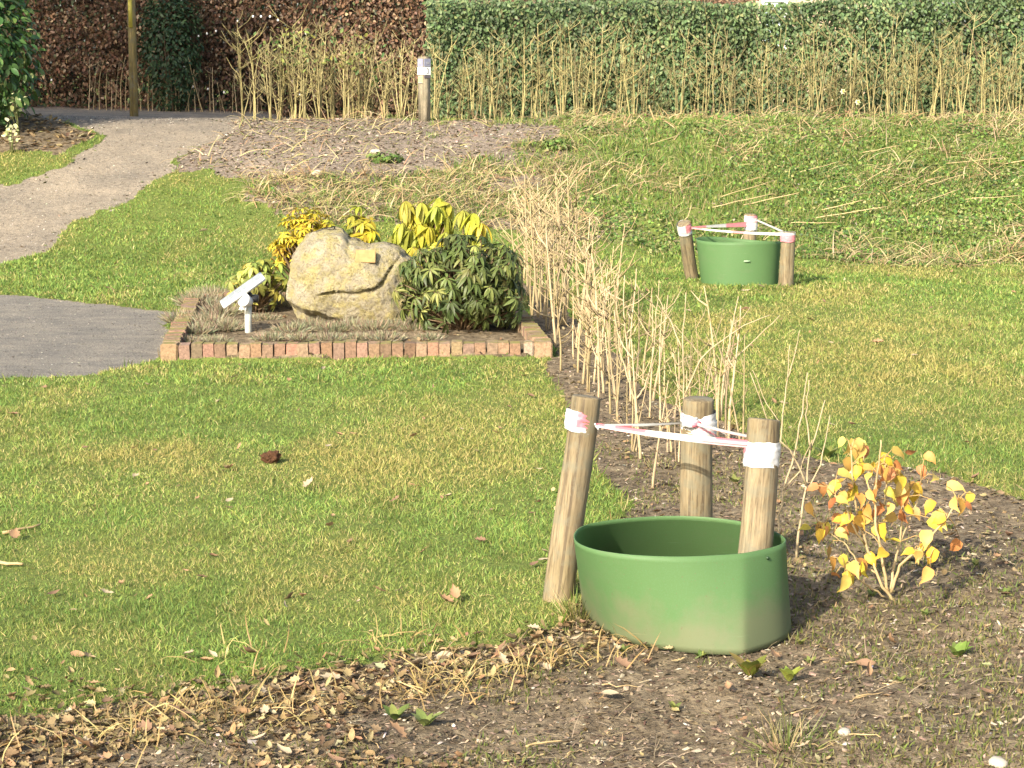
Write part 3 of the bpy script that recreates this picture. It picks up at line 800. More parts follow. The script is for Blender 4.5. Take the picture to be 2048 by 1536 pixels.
# ------------------------------------------------------------------ bare stems along the hedges
def twig_plant(seed, h, nst, branch=4, r0=0.006, lean=0.10, fork=0.5, curved=False):
    r = random.Random(seed); g = Geo()
    for s in range(nst):
        a = r.uniform(0, 6.28); b = Vector((math.cos(a) * r.uniform(0, .04), math.sin(a) * r.uniform(0, .04), -0.04))
        hh = h * r.uniform(0.72, 1.0); dirv = Vector((r.gauss(0, lean), r.gauss(0, lean), 1)).normalized()
        pts = [b]; ns = 7
        for q in range(ns):
            dirv = (dirv + Vector((r.gauss(0, .045), r.gauss(0, .045), 0.03))).normalized()
            pts.append(pts[-1] + dirv * hh / ns)
        rr = r0 * r.uniform(.75, 1.2); c = max(.5, 1 + r.gauss(-.05, .2)); col = (c, c * r.uniform(.94, 1.0), c * r.uniform(.82, 1.0))
        g.tube(pts, [rr * (1 - 0.72 * q / ns) for q in range(ns + 1)], 6, col)
        for k in range(branch):
            q = r.randint(2, ns - 1); p = pts[q].lerp(pts[q + 1], r.random()); a = r.uniform(0, 6.28)
            l = hh * r.uniform(.10, .32); up = r.uniform(.35, 1.3)
            e1 = p + Vector((math.cos(a), math.sin(a), up * .8)).normalized() * l * .5
            e2 = e1 + Vector((math.cos(a) * .8, math.sin(a) * .8, up * 1.3)).normalized() * l * .5
            br = rr * r.uniform(.35, .6)
            g.tube([p, e1, e2], [br, br * .7, br * .35], 5, col)
            if r.random() < fork:
                a2 = a + r.uniform(-1.2, 1.2)
                g.tube([e1, e1 + Vector((math.cos(a2) * .6, math.sin(a2) * .6, .5)) * l * .5], [br * .6, br * .25], 4, col)
    return g

def copy_to(o, loc, rz, s, label=None, group=None):
    c = o.copy(); COL.objects.link(c); c.location = loc; c.rotation_euler = (0, 0, rz); c.scale = (s, s, s)
    if label: c['label'] = label
    if group: c['group'] = group
    return c

# along the green hedge
L_H = "thin bare yellowish stem bush growing in front of the green hedge"
G_H = "bare stems in front of the green hedge"
protos = []
pxs = []
p = 880
while p < 2075:
    pxs.append(p); p += rnd.uniform(7, 19)
for i, px in enumerate(pxs):
    b = dp(px + rnd.uniform(-6, 6), 244, rnd.uniform(23.5, 24.5)); b.z = float(gz_at(b.x, b.y)) - 0.02
    if i < 12:
        o = twig_plant(300 + i, 1.0, rnd.choice([2, 2, 3, 3, 4]), 8, 0.0072, 0.04, 0.9).build("bare_bush", M['olive_twig'])
        tag(o, L_H, "bush", G_H); protos.append(o); o.location = b
        s = rnd.uniform(.85, 1.25); o.scale = (s, s, s)
    else:
        copy_to(protos[rnd.randrange(12)], b, rnd.uniform(0, 6.28), rnd.uniform(.8, 1.4))
# taller shrubs before the brown hedge
L_B = "tall bare many stemmed shrub in front of the brown leaved hedge"
G_B = "bare shrubs in front of the brown hedge"
protos = []
for i, (px, h, ns, ln) in enumerate([(485, 1.15, 2, .16), (512, 1.05, 1, .05), (560, 1.05, 5, .09), (590, 1.15, 6, .10), (612, 1.0, 5, .08), (640, 1.1, 6, .09), (665, 1.05, 6, .08), (690, 1.0, 4, .10),
                                    (725, 1.05, 6, .13), (745, 1.0, 5, .15), (770, 0.85, 5, .14), (800, 0.95, 4, .12), (822, 0.9, 4, .10), (540, 0.9, 3, .08), (868, 0.9, 2, .1), (705, 0.85, 4, .12)]):
    b = dp(px, 244, rnd.uniform(23.3, 24.2)); b.z = float(gz_at(b.x, b.y)) - 0.02
    root = empty("bare_shrub", b, L_B, "shrub", G_B)
    twig_plant(500 + i, h * 1.08, ns + 2, 7, 0.010, ln, 0.9).build("stems", M['olive_twig'], root)
    if i in (2, 3, 4, 7, 9):
        n = 60; q = np.stack([rng.normal(0, .16, n), rng.normal(0, .12, n), rng.uniform(h * .55, h * 1.0, n)], -1)
        scat_obj("leaves", leaf_tpl(0.5, .2, .2, 3), q, basis(rng.standard_normal((n, 3)) + [0, -.4, .8], rng.standard_normal((n, 3))), 0.05 + 0.025 * rng.random(n),
                 pick([(0.10, 0.18, 0.05), (0.2, 0.26, 0.07), (0.3, 0.3, 0.08)], n), M['hedge'], root)
b0 = bpy.data.objects.get("bare_shrub"); b0['label'] = "leaning two stemmed bare shrub, leftmost before the brown hedge"; del b0['group']

# under the brown hedge, a row of dark thin stems
L_D = "thin dark stem at the foot of the brown leaved hedge"
st0 = None
for i in range(34):
    px = 180 + i * 10.5 + rnd.uniform(-4, 4)
    b = dp(px, 232, 27.1); b.z = float(gz_at(b.x, b.y)) - 0.02
    if i < 4:
        o = twig_plant(700 + i, 0.75, 1, 2, 0.008, .06).build("hedge_stem", M['twig']); tag(o, L_D, "stem", "thin stems at the foot of the brown hedge"); o.location = b
        st0 = (st0 or []) + [o]
    else: copy_to(st0[i % 4], b, rnd.uniform(0, 6), rnd.uniform(.6, 1.15))

me_ = None  # tiny white spheres among the leaves and stems
for k, (px, py) in enumerate([(366, 173), (386, 173), (416, 178), (448, 185), (380, 77), (397, 72), (414, 67), (432, 62), (506, 33), (522, 33), (540, 33), (556, 40), (475, 42), (600, 190), (627, 192), (665, 190), (103, 160), (612, 67)]):
    b = dp(px, py, 27.15 if px < 500 else 24.4)
    if me_ is None:
        bm = bmesh.new(); bmesh.ops.create_icosphere(bm, subdivisions=2, radius=.013); me_ = bpy.data.meshes.new("fleck"); bm.to_mesh(me_); bm.free(); me_.materials.append(M['white'])
    o = bpy.data.objects.new("fleck", me_); COL.objects.link(o); o.location = b; o.scale = (1, 1, 1.25); tag(o, "tiny white berry among the brown hedge leaves and bare shrubs", "fleck", "white flecks by the brown hedge")

# ------------------------------------------------------------------ waymarker bollard
bp = gpt(849, 243)
t = empty("waymarker_post", bp, "square grey wooden post with small white plates near its top, between two hedges", "post")
RZ = Matrix.Rotation(R_(43), 4, 'Z')
g = Geo(); g.box((0, 0, 0.27), (0.05, 0.05, 0.43), RZ.to_3x3(), (1, 1, 1), 0.006); g.build("post", M['greywood'], t)
def plate(name, face, u, z, w, h, col, marks=()):
    n = RZ.to_3x3() @ Vector((-1, 0, 0) if face == 0 else (0, -1, 0)); uax = RZ.to_3x3() @ Vector((0, -1, 0) if face == 0 else (1, 0, 0))
    g = Geo(); Mx = Matrix((uax, -n, Vector((0, 0, 1)))).transposed()
    g.box(n * 0.053 + uax * u + Vector((0, 0, z)), (w, 0.003, h), Mx, col)
    o = g.build(name, M['paint'], t, False)
    if marks:
        g = Geo()
        for mu, mz, mw, mh in marks: g.box(n * 0.0575 + uax * (u + mu) + Vector((0, 0, z + mz)), (mw, 0.0012, mh), Mx, (0.30, 0.30, 0.33))
        g.build("marks", M['paint'], o, False)
FIVE = ((0, .028, .012, .004), (-.010, .014, .004, .012), (0, .002, .012, .004), (.010, -.012, .004, .012), (0, -.026, .012, .004))
ARC = ((-.004, .026, .008, .004), (.007, 0, .004, .024), (-.004, -.026, .008, .004))
plate("blue_plate", 0, 0, .635, .045, .042, (0.24, 0.25, 0.34), ((0, 0, .024, .014),)); plate("blue_plate", 1, 0, .635, .045, .042, (0.26, 0.27, 0.36), ((.008, -.006, .02, .012),))
plate("white_plate", 0, 0, .545, .046, .043, (0.85, 0.84, 0.78), FIVE); plate("white_plate", 1, 0, .545, .046, .043, (0.85, 0.84, 0.80), ARC)
plate("yellow_plate", 0, .0, .452, .04, .04, (0.44, 0.38, 0.20), ((0, .034, .036, .004), (0, -.034, .036, .004))); plate("dark_plate", 1, 0, .482, .045, .012, (0.13, 0.11, 0.12))

# ------------------------------------------------------------------ memorial bed: brick edging
root = empty("brick_edging", EA, "low brick edging round the bed with the boulder", "edging")
bm = bmesh.new(); bmesh.ops.create_cube(bm, size=1); bmesh.ops.bevel(bm, geom=list(bm.edges), offset=0.03, segments=2, affect='EDGES'); bm.verts.index_update()
BRK = ([tuple(v.co) for v in bm.verts], [tuple(v.index for v in f.verts) for f in bm.faces]); bm.free()
BCOL = [(0.25, 0.158, 0.108), (0.27, 0.172, 0.118), (0.235, 0.15, 0.105), (0.26, 0.18, 0.122), (0.22, 0.15, 0.108)]
def course(name, A, B, depth=0.10, pitch=0.066, h=0.20, up=0.092, start=0.0, end=0.0, moss=0):
    d = (B - A); Ln = d.length; d.normalize(); nrm = Vector((-d.y, d.x, 0))
    n = int((Ln - start - end) / pitch); pos = []; R = []
    for i in range(n):
        p = A + d * (start + pitch * (i + .5)) + nrm * (depth / 2 + rnd.gauss(0, .004)); z = up - h / 2 + rnd.gauss(0, .0035)
        pos.append((p.x - EA.x, p.y - EA.y, z + (0 if p.y < 13 else 0)))
        Mx = Matrix((d, nrm, Vector((0, 0, 1)))).transposed() @ Matrix.Rotation(rnd.gauss(0, .035), 3, 'Y') @ Matrix.Rotation(rnd.gauss(0, .03), 3, 'X')
        R.append(np.array(Mx))
    sc = np.stack([pitch - .003 - .003 * rng.random(n), np.full(n, depth), np.full(n, h)], -1)
    col = pick(BCOL, n, 0.14)
    scat_obj(name, BRK, np.array(pos), np.array(R), sc, col, M['brick'], root, False)
course("front_course", EA, EB, start=0.10, end=0.17)
course("left_course", EC, EA, end=0.11, h=0.19); course("right_course", EB, ED, start=0.22, h=0.19); course("back_course", ED, EC, start=0.1, end=0.1, h=0.19)
for nm, P, off_, sz, col in (("corner_brick", EA, (0.045, 0.05), (0.095, 0.11, 0.2), (0.29, 0.20, 0.12)), ("corner_brick", EB, (-0.06, 0.10), (0.10, 0.21, 0.2), (0.32, 0.22, 0.14)), ("corner_brick", EB, (-.142, .05), (.055, .10, .2), (0.34, 0.27, 0.21))):
    g = Geo(); g.box((P.x - EA.x + off_[0], P.y - EA.y + off_[1], -0.006), (sz[0] / 2, sz[1] / 2, sz[2] / 2), None, col, 0.006); g.build(nm, M['brick'], root, False)

# ------------------------------------------------------------------ boulder with plaque
SILH = [(-.355, -.275), (-.405, -.18), (-.405, -.09), (-.395, -.013), (-.375, .085), (-.325, .18), (-.228, .262), (-.16, .288), (-.06, .285), (-.01, .225), (.117, .185),
        (.285, .175), (.335, .12), (.405, .06), (.425, -.04), (.415, -.165), (.39, -.28), (.33, -.335), (.1, -.34), (-.1, -.335), (-.25, -.325)]
ang = np.array([math.atan2(z, x) for x, z in SILH]); rad_ = np.array([math.hypot(x, z) for x, z in SILH])
o_ = np.argsort(ang); ang, rad_ = ang[o_], rad_[o_]
angp = np.concatenate([ang - 2 * math.pi, ang, ang + 2 * math.pi]); radp = np.tile(rad_, 3)
NT, NP = 220, 120
V = []
for i in range(NP + 1):
    ph = math.pi * i / NP
    s = max(0.0, math.sin(ph)) ** 0.62; c = math.copysign(abs(math.cos(ph)) ** 0.72, math.cos(ph))
    for j in range(NT):
        th = 2 * math.pi * j / NT - math.pi
        r = np.interp(th, angp, radp) * s
        x, z = r * math.cos(th), r * math.sin(th); y = -c * 0.29
        y += 0.30 * z if c > 0 else -0.1 * z
        # lower left of the face recedes underneath
        k = 0.0
        if c > -0.3:
            lz = -0.118 + (x + 0.17) * 0.25 + max(0, x - .21) * 1.2 + 0.03 * mnoise.noise((x * 9, 3.1, 0)) - 0.02 * math.sin(x * 16)          # crack running up to the right
            dz = lz - z
            inx = max(0.0, min(1.0, (x + 0.22) / 0.12)) * max(0.0, min(1.0, (0.33 - x) / 0.1))
            if dz > 0: k += inx * 0.05 * math.exp(-dz / 0.035)
            else: k -= inx * 0.010 * math.exp(dz / 0.06)
            ll = max(0.0, min(1.0, (-0.155 - 0.30 * (x + .40) - z) / 0.05)) * max(0.0, min(1.0, (0.10 - x) / 0.15))
            k += ll * 0.13
            k *= min(1.0, (c + 0.3) * 2)
        if c > 0.02:
            w_ = min(1.0, c * 4)
            fac = max(y, -0.30 + 0.16 * z + 0.06 * x, -0.28 - 0.85 * (x + 0.21), -0.27 + 0.95 * (x - 0.20) + 0.25 * z, -0.30 + 1.15 * (z - 0.13) + 0.25 * x, -0.30 + 0.55 * (x - 0.02) + 0.75 * (z - 0.08), -0.30 - 0.45 * (z + 0.14))
            y = y + (fac - y) * w_
        y += k
        p = Vector((x, y, z))
        nz = mnoise.fractal(p * 3.2 + Vector((4.1, 0, 2)), 1.0, 2.0, 5) * 0.015 + mnoise.fractal(p * 11, 0.9, 2.0, 3) * 0.012
        nz -= 0.014 * abs(mnoise.noise(p * 6 + Vector((9, 9, 9)))); nz -= 0.010 * abs(mnoise.noise(p * 16 + Vector((2, 9, 5)))) - 0.006
        dv = Vector((math.cos(th) * s, -c * 0.9, math.sin(th) * s)); dv.normalize()
        # a few flat broken facets
        p = p + dv * nz
        V.append(tuple(p))
F = [(i * NT + j, (i + 1) * NT + j, (i + 1) * NT + (j + 1) % NT, i * NT + (j + 1) % NT) for i in range(NP) for j in range(NT)]
bpos = dp(703, 548, 13.12)
root = empty("boulder", bpos, "large pale lichen covered boulder with a small plaque in the bed", "boulder")
st = np_obj("stone", V, [k for f in F for k in f], [4] * len(F), M['stone'], root, None, True)
bvh = BVHTree.FromPolygons([Vector(v) for v in V], F)
tgt = Vector((dp(733, 512, 13.0) - bpos)); tgt.y = 0
hit = bvh.ray_cast(Vector((tgt.x, -2, tgt.z)), Vector((0, 1, 0)))
hl = hit[0]; hn = hit[1] if hit[1].y < 0 else -hit[1]
hn = Vector((0.08, -1, 0.28)).normalized()
q = hn.to_track_quat('Z', 'Y').to_matrix()
# put its long side level
xax = Vector((1, 0.02, -0.02)); xax = (xax - hn * xax.dot(hn)).normalized(); Mx = Matrix((xax, hn.cross(xax), hn)).transposed()
g = Geo(); g.box(hl + hn * 0.022, (0.062, 0.04, 0.016), Mx, (1, 1, 1), 0.003); pl = g.build("plaque", M['brass'], root, False)
g = Geo()
for a, b, w in ((-.02, .008, .016), (.02, .008, .014), (-.018, -.006, .014), (.02, -.006, .015)): g.box(hl + hn * 0.0388 + Mx @ Vector((a, b, 0)), (w, .0025, .0006), Mx, (0.34, 0.22, 0.08))
g.build("engraving", M['paint'], pl, False)

# ------------------------------------------------------------------ solar light
bp = gpt(497, 677); bp.z = 0.05
t = empty("solar_light", bp, "small solar light with a tilted panel on a grey post in the brick edged bed", "solar light")
sc_ = bp.y / FPX
g = Geo(); g.tube([(0, 0, -0.1), (0, 0, 0.08), (0.003, 0, 0.165)], [0.021, 0.021, 0.021], 16); g.build("post", M['pvc'], t)
PZ = 0.245
ctr = Vector((-0.030, 0, PZ))
ax = Vector((0.262, 0.05, 0.185)).normalized()           # long side, rising to the right
nrm = Vector((-0.42, -0.18, 0.82)); nrm = (nrm - ax * nrm.dot(ax)).normalized(); wd = nrm.cross(ax)
Mx = Matrix((ax, wd, nrm)).transposed()
g = Geo(); g.box(ctr, (0.152, 0.085, 0.012), Mx, (1, 1, 1), 0.004); fr = g.build("frame", M['white'], t)
g = Geo()
for i in range(6): g.box(ctr + Mx @ Vector((-0.115 + i * 0.046, 0, 0.0125)), (0.0215, 0.072, 0.0012), Mx); 
g.build("solar_cells", M['panel'], fr, False)
g = Geo(); g.box(Vector((0.03, 0.0, 0.196)), (0.035, 0.035, 0.022), None, (1, 1, 1), 0.006); g.tube([(0.015, 0, 0.16), (0.03, -0.0, 0.19), ctr + Vector((0.03, 0.0, -0.0)) - nrm * 0.012], [0.012, 0.012, 0.012], 8); g.build("bracket", M['black'], t)
g = Geo()
hc = Vector((-0.004, -0.055, 0.19)); hd = Vector((-0.35, -0.75, 0.25)).normalized()
g.tube([hc - hd * 0.045, hc - hd * 0.035, hc, hc + hd * 0.028, hc + hd * 0.034], [0.018, 0.03, 0.036, 0.042, 0.040], 18)
lh = g.build("lamp_head", M['white'], t)
g = Geo(); g.tube([hc + hd * 0.0345, hc + hd * 0.037], [0.030, 0.028], 16, (0.62, 0.68, 0.7)); g.build("lens", M['paint'], lh)
g = Geo()
for k in range(4): g.tube([Vector((-0.03 + .01 * k, -0.06, 0.158)), Vector((-0.045 + 0.012 * k, -0.066, 0.135 - .004 * (k % 2)))], [.006, .004], 5)
g.build("mounting_clip", M['white'], t)

# ------------------------------------------------------------------ shrubs of the bed
def rhodo(name, px, py, y, radii, nwh, llen, lw, droop, pal, w, label, cat="shrub", k_leaf=(8, 12), seed=0, mat='leaf', upper=False, bend=.35, stemcol=(.8, .7, .6)):
    b = dp(px, py, y); b.z = 0.04
    root = empty(name, b, label, cat)
    r = np.random.default_rng(seed); P, N_, D, S, C = [], [], [], [], []; tips = []
    cz = radii[2] * (0.86 if not upper else 0.7)
    for i in range(nwh):
        u = r.standard_normal(3); u /= np.linalg.norm(u)
        if u[2] < -0.8 and not upper: u[2] *= -0.6
        if upper and u[2] < 0.0: u[2] = abs(u[2])
        u /= np.linalg.norm(u)
        rr = r.uniform(.62, 1.05)
        p = np.array([0, 0, cz]) + u * np.array(radii) * rr
        if p[2] < 0.04: p[2] = r.uniform(.05, .15)
        tips.append(p)
        axis = u * 0.75 + np.array([0, 0, 0.75]) + r.normal(0, .2, 3); axis /= np.linalg.norm(axis)
        t1 = np.cross(axis, [0.3, 0.5, 0.8]); t1 /= np.linalg.norm(t1); t2 = np.cross(axis, t1)
        m = r.integers(*k_leaf); c0 = pick(pal, 1, .2, w, r)[0]; ph = r.uniform(0, 6.28)
        for k in range(m):
            a = ph + 6.283 * k / m + r.normal(0, .15); dr = droop + r.normal(0, .25)
            rad = t1 * math.cos(a) + t2 * math.sin(a)
            d = rad * math.cos(dr) - np.array([0, 0, 1]) * math.sin(dr) + axis * .05
            n = axis * math.cos(dr) + rad * math.sin(dr) * 1.0
            P.append(p + rad * .006); D.append(d); N_.append(n); S.append(llen * r.uniform(.7, 1.15)); C.append(c0 * r.uniform(.8, 1.2))
    scat_obj("foliage", leaf_tpl(lw, .25, bend, 5), np.array(P), basis(np.array(N_), np.array(D)), np.array(S), np.clip(np.array(C), .01, .9), M[mat], root)
    bush_stems(root, tips, (0, 0, -.05), .009, M['bark'], stemcol, .05, seed)
    return root
rhodo("rhododendron", 925, 668, 12.5, (0.40, 0.34, 0.31), 400, 0.078, 0.235, 0.38, [(0.11, 0.145, 0.04), (0.155, 0.19, 0.052), (0.075, 0.105, 0.034), (0.26, 0.27, 0.08)], [.40, .34, .14, .12],
      "dark green rhododendron with narrow drooping leaves right of the boulder", seed=1)
rhodo("rhododendron", 850, 610, 13.7, (0.27, 0.20, 0.47), 60, 0.155, 0.27, 0.9, [(0.60, 0.54, 0.06), (0.50, 0.51, 0.065), (0.42, 0.46, 0.075)], None,
      "tall yellow leaved rhododendron with big drooping leaves behind the boulder", seed=4, mat='yleaf', upper=True)
rhodo("rhododendron", 938, 620, 13.5, (0.21, 0.16, 0.385), 46, 0.13, 0.27, 0.75, [(0.60, 0.54, 0.06), (0.50, 0.51, 0.065), (0.42, 0.46, 0.075)], None,
      "smaller yellow leaved rhododendron showing above the dark green one", seed=6, mat='yleaf', upper=True)
rhodo("azalea", 622, 600, 13.9, (0.27, 0.18, 0.385), 170, 0.062, 0.33, 0.12, [(0.70, 0.56, 0.06), (0.58, 0.55, 0.07), (0.60, 0.42, 0.06)], None,
      "golden leaved shrub peeping out behind the boulder's left shoulder", seed=8, mat='yleaf', upper=True)
rhodo("azalea", 722, 600, 14.0, (0.14, 0.15, 0.38), 44, 0.09, 0.33, 0.15, [(0.66, 0.54, 0.05), (0.54, 0.52, 0.06), (0.44, 0.44, 0.06)], None,
      "small yellow green shrub showing above the middle of the boulder", seed=9, mat='yleaf', upper=True)
rhodo("laurel_bush", 515, 600, 13.6, (0.22, 0.18, 0.19), 62, 0.07, 0.42, 0.3, [(0.42, 0.43, 0.10), (0.30, 0.34, 0.085), (0.56, 0.52, 0.12)], None,
      "low yellow green leafy bush left of the boulder behind the solar light", k_leaf=(5, 8), seed=12, mat='yleaf')

def tuft_plant(name, p, r, h, n, pal, label, cat, group, seed, wd=0.004, spread=0.6):
    rr = np.random.default_rng(seed)
    a = rr.random(n) * 6.28; q = rr.random(n) ** .6 * r
    pos = np.stack([np.cos(a) * q, np.sin(a) * q, -0.01 + 0 * a], -1)
    nn = yawtilt(a + rr.normal(0, .6, n), np.clip(q / r * spread + rr.normal(0, .2, n), -.6, 1.4))
    l = h * (.5 + .6 * rr.random(n))
    o = scat_obj(name, BLADE, pos, basis(nn, rr.standard_normal((n, 3))), np.stack([np.full(n, wd), l * .6, l], -1), pick(pal, n, .2, None, rr), M['grass'])
    o.location = p
    return tag(o, label, cat, group)
HP = [(0.33, 0.29, 0.17), (0.40, 0.31, 0.21), (0.25, 0.25, 0.14), (0.34, 0.23, 0.17), (0.44, 0.42, 0.29), (0.30, 0.33, 0.19)]
for i, (px, py, r, h) in enumerate([(398, 622, .13, .15), (365, 655, .10, .12), (415, 665, .13, .14), (445, 640, .12, .14), (395, 680, .09, .10), (455, 672, .08, .10), (560, 622, .14, .13), (585, 675, .10, .09), (625, 668, .10, .10),
                                     (665, 672, .10, .08), (705, 668, .11, .10), (748, 672, .10, .10), (790, 668, .11, .09), (420, 610, .12, .14), (475, 605, .12, .10), (540, 600, .12, .10), (830, 672, .09, .07), (380, 700, .08, .06), (430, 700, .09, .07), (540, 690, .09, .06), (605, 690, .09, .06), (660, 692, .09, .07), (715, 690, .10, .06), (770, 690, .10, .07), (530, 650, .09, .06), (500, 630, .10, .09), (860, 688, .08, .05), (1010, 660, .09, .06), (350, 690, .05, .05)]):
    p = gpt(px, py); p.z = .05
    tuft_plant("heather_plant", p, r, h * .8, 520, HP, "low grey brown heather clump in the brick edged bed", "heather", "heather clumps in the bed", 40 + i, .0055, 1.15)

# ------------------------------------------------------------------ tree guards
def stake(base, top, r, label, group=None, seed=0, bury=0.3):
    d = (top - base); Ln = d.length; dn = d.normalized(); g = Geo(); rr = random.Random(seed)
    n = 26; sides = 28; V = []
    z0 = -bury
    lev = [z0 + (Ln - z0) * i / n for i in range(n + 1)]
    prof = [(z, r * (1.03 - .06 * (z / Ln))) for z in lev[:-1]] + [(Ln - .006, r * .965), (Ln - .0015, r * .93), (Ln, r * .86)]
    for z, q in prof:
        for k in range(sides):
            a = 6.28318 * k / sides
            w = 1 + .026 * mnoise.noise((math.cos(a) * 1.4, math.sin(a) * 1.4, z * 5 + seed * 9)) * 2 + .012 * mnoise.noise((math.cos(a) * 5, math.sin(a) * 5, z * 2 + seed))
            bx = .006 * math.sin(z * 6 + seed); by = .005 * math.sin(z * 5 + 1 + seed)
            V.append((math.cos(a) * q * w + bx, math.sin(a) * q * w + by, z))
    F = [(i * sides + k, i * sides + (k + 1) % sides, (i + 1) * sides + (k + 1) % sides, (i + 1) * sides + k) for i in range(len(prof) - 1) for k in range(sides)]
    F.append(tuple((len(prof) - 1) * sides + k for k in range(sides)))
    g.add(V, F); o = g.build("wooden_stake", M['stake'])
    o.location = base; o.rotation_mode = 'QUATERNION'; o.rotation_quaternion = dn.to_track_quat('Z', 'Y')
    tag(o, label, "stake", group); return o

def closed_spline(pts, n):
    """closed centripetal-ish catmull rom sampled at n points; repeated points make corners"""
    m = len(pts); P = np.array([p[:2] for p in pts], float); per = 24
    D = np.concatenate([P[i] + (P[(i + 1) % m] - P[i]) * (np.arange(per) / per)[:, None] for i in range(m)])
    k = np.arange(-26, 27); w = np.exp(-(k / 9.0) ** 2 / 2); w /= w.sum()
    return sum(np.roll(D, -q, 0) * ww for q, ww in zip(k, w))

def collar(name, top, bot, ztop, label, rim_wave=None, mat='collar'):
    """top and bottom outlines with as many points, joined by a 5 mm wall"""
    T = closed_spline(top, 0); B = closed_spline(bot, 0); n = len(T); lv = 16
    c = T.mean(0); th = .0038; V = []
    def offs(C):
        d = np.roll(C, -1, 0) - np.roll(C, 1, 0); nr = np.stack([d[:, 1], -d[:, 0]], -1); nr /= np.linalg.norm(nr, axis=1, keepdims=True) + 1e-9
        if ((C - C.mean(0)) * nr).sum() > 0: nr = -nr
        return nr
    NT_, NB_ = offs(T), offs(B)
    for side in (0, 1):
        for l in range(lv + 1):
            f = l / lv; C = B * (1 - f) + T * f; N_ = NB_ * (1 - f) + NT_ * f; C2 = C + N_ * th * side
            zt = ztop if rim_wave is None else ztop + rim_wave(np.arange(n) / n)
            zb_ = -.03 if rim_wave is not None else .001
            z = np.broadcast_to(zb_ + (zt - zb_) * f, (n,))
            V.append(np.stack([C2[:, 0], C2[:, 1], z], -1))
    V = np.concatenate(V); F = []
    W_ = (lv + 1) * n
    for l in range(lv):
        for k in range(n):
            a, b = l * n + k, l * n + (k + 1) % n
            F.append((a, b, b + n, a + n)); F.append((W_ + a, W_ + a + n, W_ + b + n, W_ + b))
    for k in range(n):
        k2 = (k + 1) % n; F.append((lv * n + k, lv * n + k2, W_ + lv * n + k2, W_ + lv * n + k)); F.append((k, W_ + k, W_ + k2, k2))
    ctr = Vector((c[0], c[1], 0)); V = V - np.array(ctr)
    root = empty(name, ctr, label, "tree guard")
    g = Geo(); g.add(V, F); o = g.build("band", M[mat], root)
    return root, ctr, V, n, lv

TP = [(1144, 1072), (1158, 1050), (1230, 1038), (1320, 1031), (1400, 1032), (1480, 1041), (1545, 1058), (1580, 1080), (1558, 1093), (1500, 1105), (1479, 1108), (1370, 1115), (1260, 1111), (1190, 1101), (1152, 1087)]
BT = [(1160, 1200), (1172, 1180), (1235, 1172), (1320, 1168), (1400, 1168), (1480, 1178), (1545, 1200), (1583, 1235), (1587, 1279), (1495, 1309), (1485, 1311), (1390, 1309), (1285, 1294), (1222, 1275), (1174, 1238)]
root1, ctr1, CV, CN, CL = collar("tree_collar", [zp(a, b, .27) for a, b in TP], [zp(a, b, 0) for a, b in BT], .27,
       "bent green plastic tree collar in the foreground with mud along its foot")
# rivets through the rim
g = Geo()
for px, py in ((1535, 1116),):
    q = zp(px, py, .245) - ctr1; d = Vector((.25, -1, 0)).normalized(); g.tube([q - d * .008, q + d * .004], [.0055, .0045], 10, (.02, .05, .02))
g.build("rivet", M['paint'], root1)
S1 = [(gp(1120, 1196), dp(1168, 792, 6.22), .0465, "left stake of the near tree guard, leaning outside the collar", 1),
      (Vector((dp(1391, 1000, 6.33).x, 6.33, 0)), dp(1399, 797, 6.30), .0505, "middle stake of the near tree guard, standing behind the collar", 2),
      (Vector((dp(1500, 1150, 5.80).x - .012, 5.80, 0)), dp(1531, 838, 5.88), .0490, "right stake of the near tree guard, standing inside the collar", 3)]
for b, tp, r, lb, sd in S1: b.z = 0; stake(b, tp, r, lb, None, sd)
S2b = [(gp(1386, 556), dp(1367, 446, 15.9), .052, "left stake of the far tree guard, leaning outwards", 4),
       (Vector((dp(1500, 500, 16.3).x, 16.3, 0)), dp(1502, 428, 16.3), .050, "back stake of the far tree guard", 5),
       (gp(1572, 572), dp(1576, 464, 15.45), .054, "right stake of the far tree guard, upright", 6)]
for b, tp, r, lb, sd in S2b: b.z = tz(b.x, b.y); stake(b, tp, r, lb, None, sd)
T2 = [(1390, 489), (1405, 486), (1440, 485), (1480, 486), (1520, 491), (1552, 497), (1566, 503), (1560, 507), (1525, 506), (1485, 503), (1445, 500), (1410, 494)]
zt2 = .325
def far_pts(lst, k, z):  # plan of the far collar from its width
    return [Vector(((a - 1024) / FPX * 15.75 * k[0] + k[1], 15.75 + b, z)) for a, b in lst]
PL = [(1388, 0), (1402, .16), (1440, .25), (1480, .28), (1520, .25), (1552, .15), (1566, 0), (1552, -.16), (1520, -.24), (1480, -.27), (1440, -.24), (1405, -.14)]
PLb = [(1402, 0), (1412, .15), (1445, .24), (1480, .26), (1516, .24), (1545, .14), (1560, 0), (1550, -.16), (1522, -.24), (1482, -.27), (1440, -.24), (1412, -.13)]
root2, ctr2, _, _, _ = collar("tree_collar", far_pts(PL, (1, 0), 0), far_pts(PLb, (1, 0), 0), zt2,
       "green plastic tree collar far off at the foot of the bank", mat='collar_clean', rim_wave=lambda u: .012 * np.sin(2 * np.pi * u + 2.2) + .010 * np.sin(4 * np.pi * u))
g = Geo(); q = Vector((.03, -.277, .19)); g.box(q, (.022, .002, .005), None, (.35, .5, .32)); g.build("mark", M['paint'], root2)

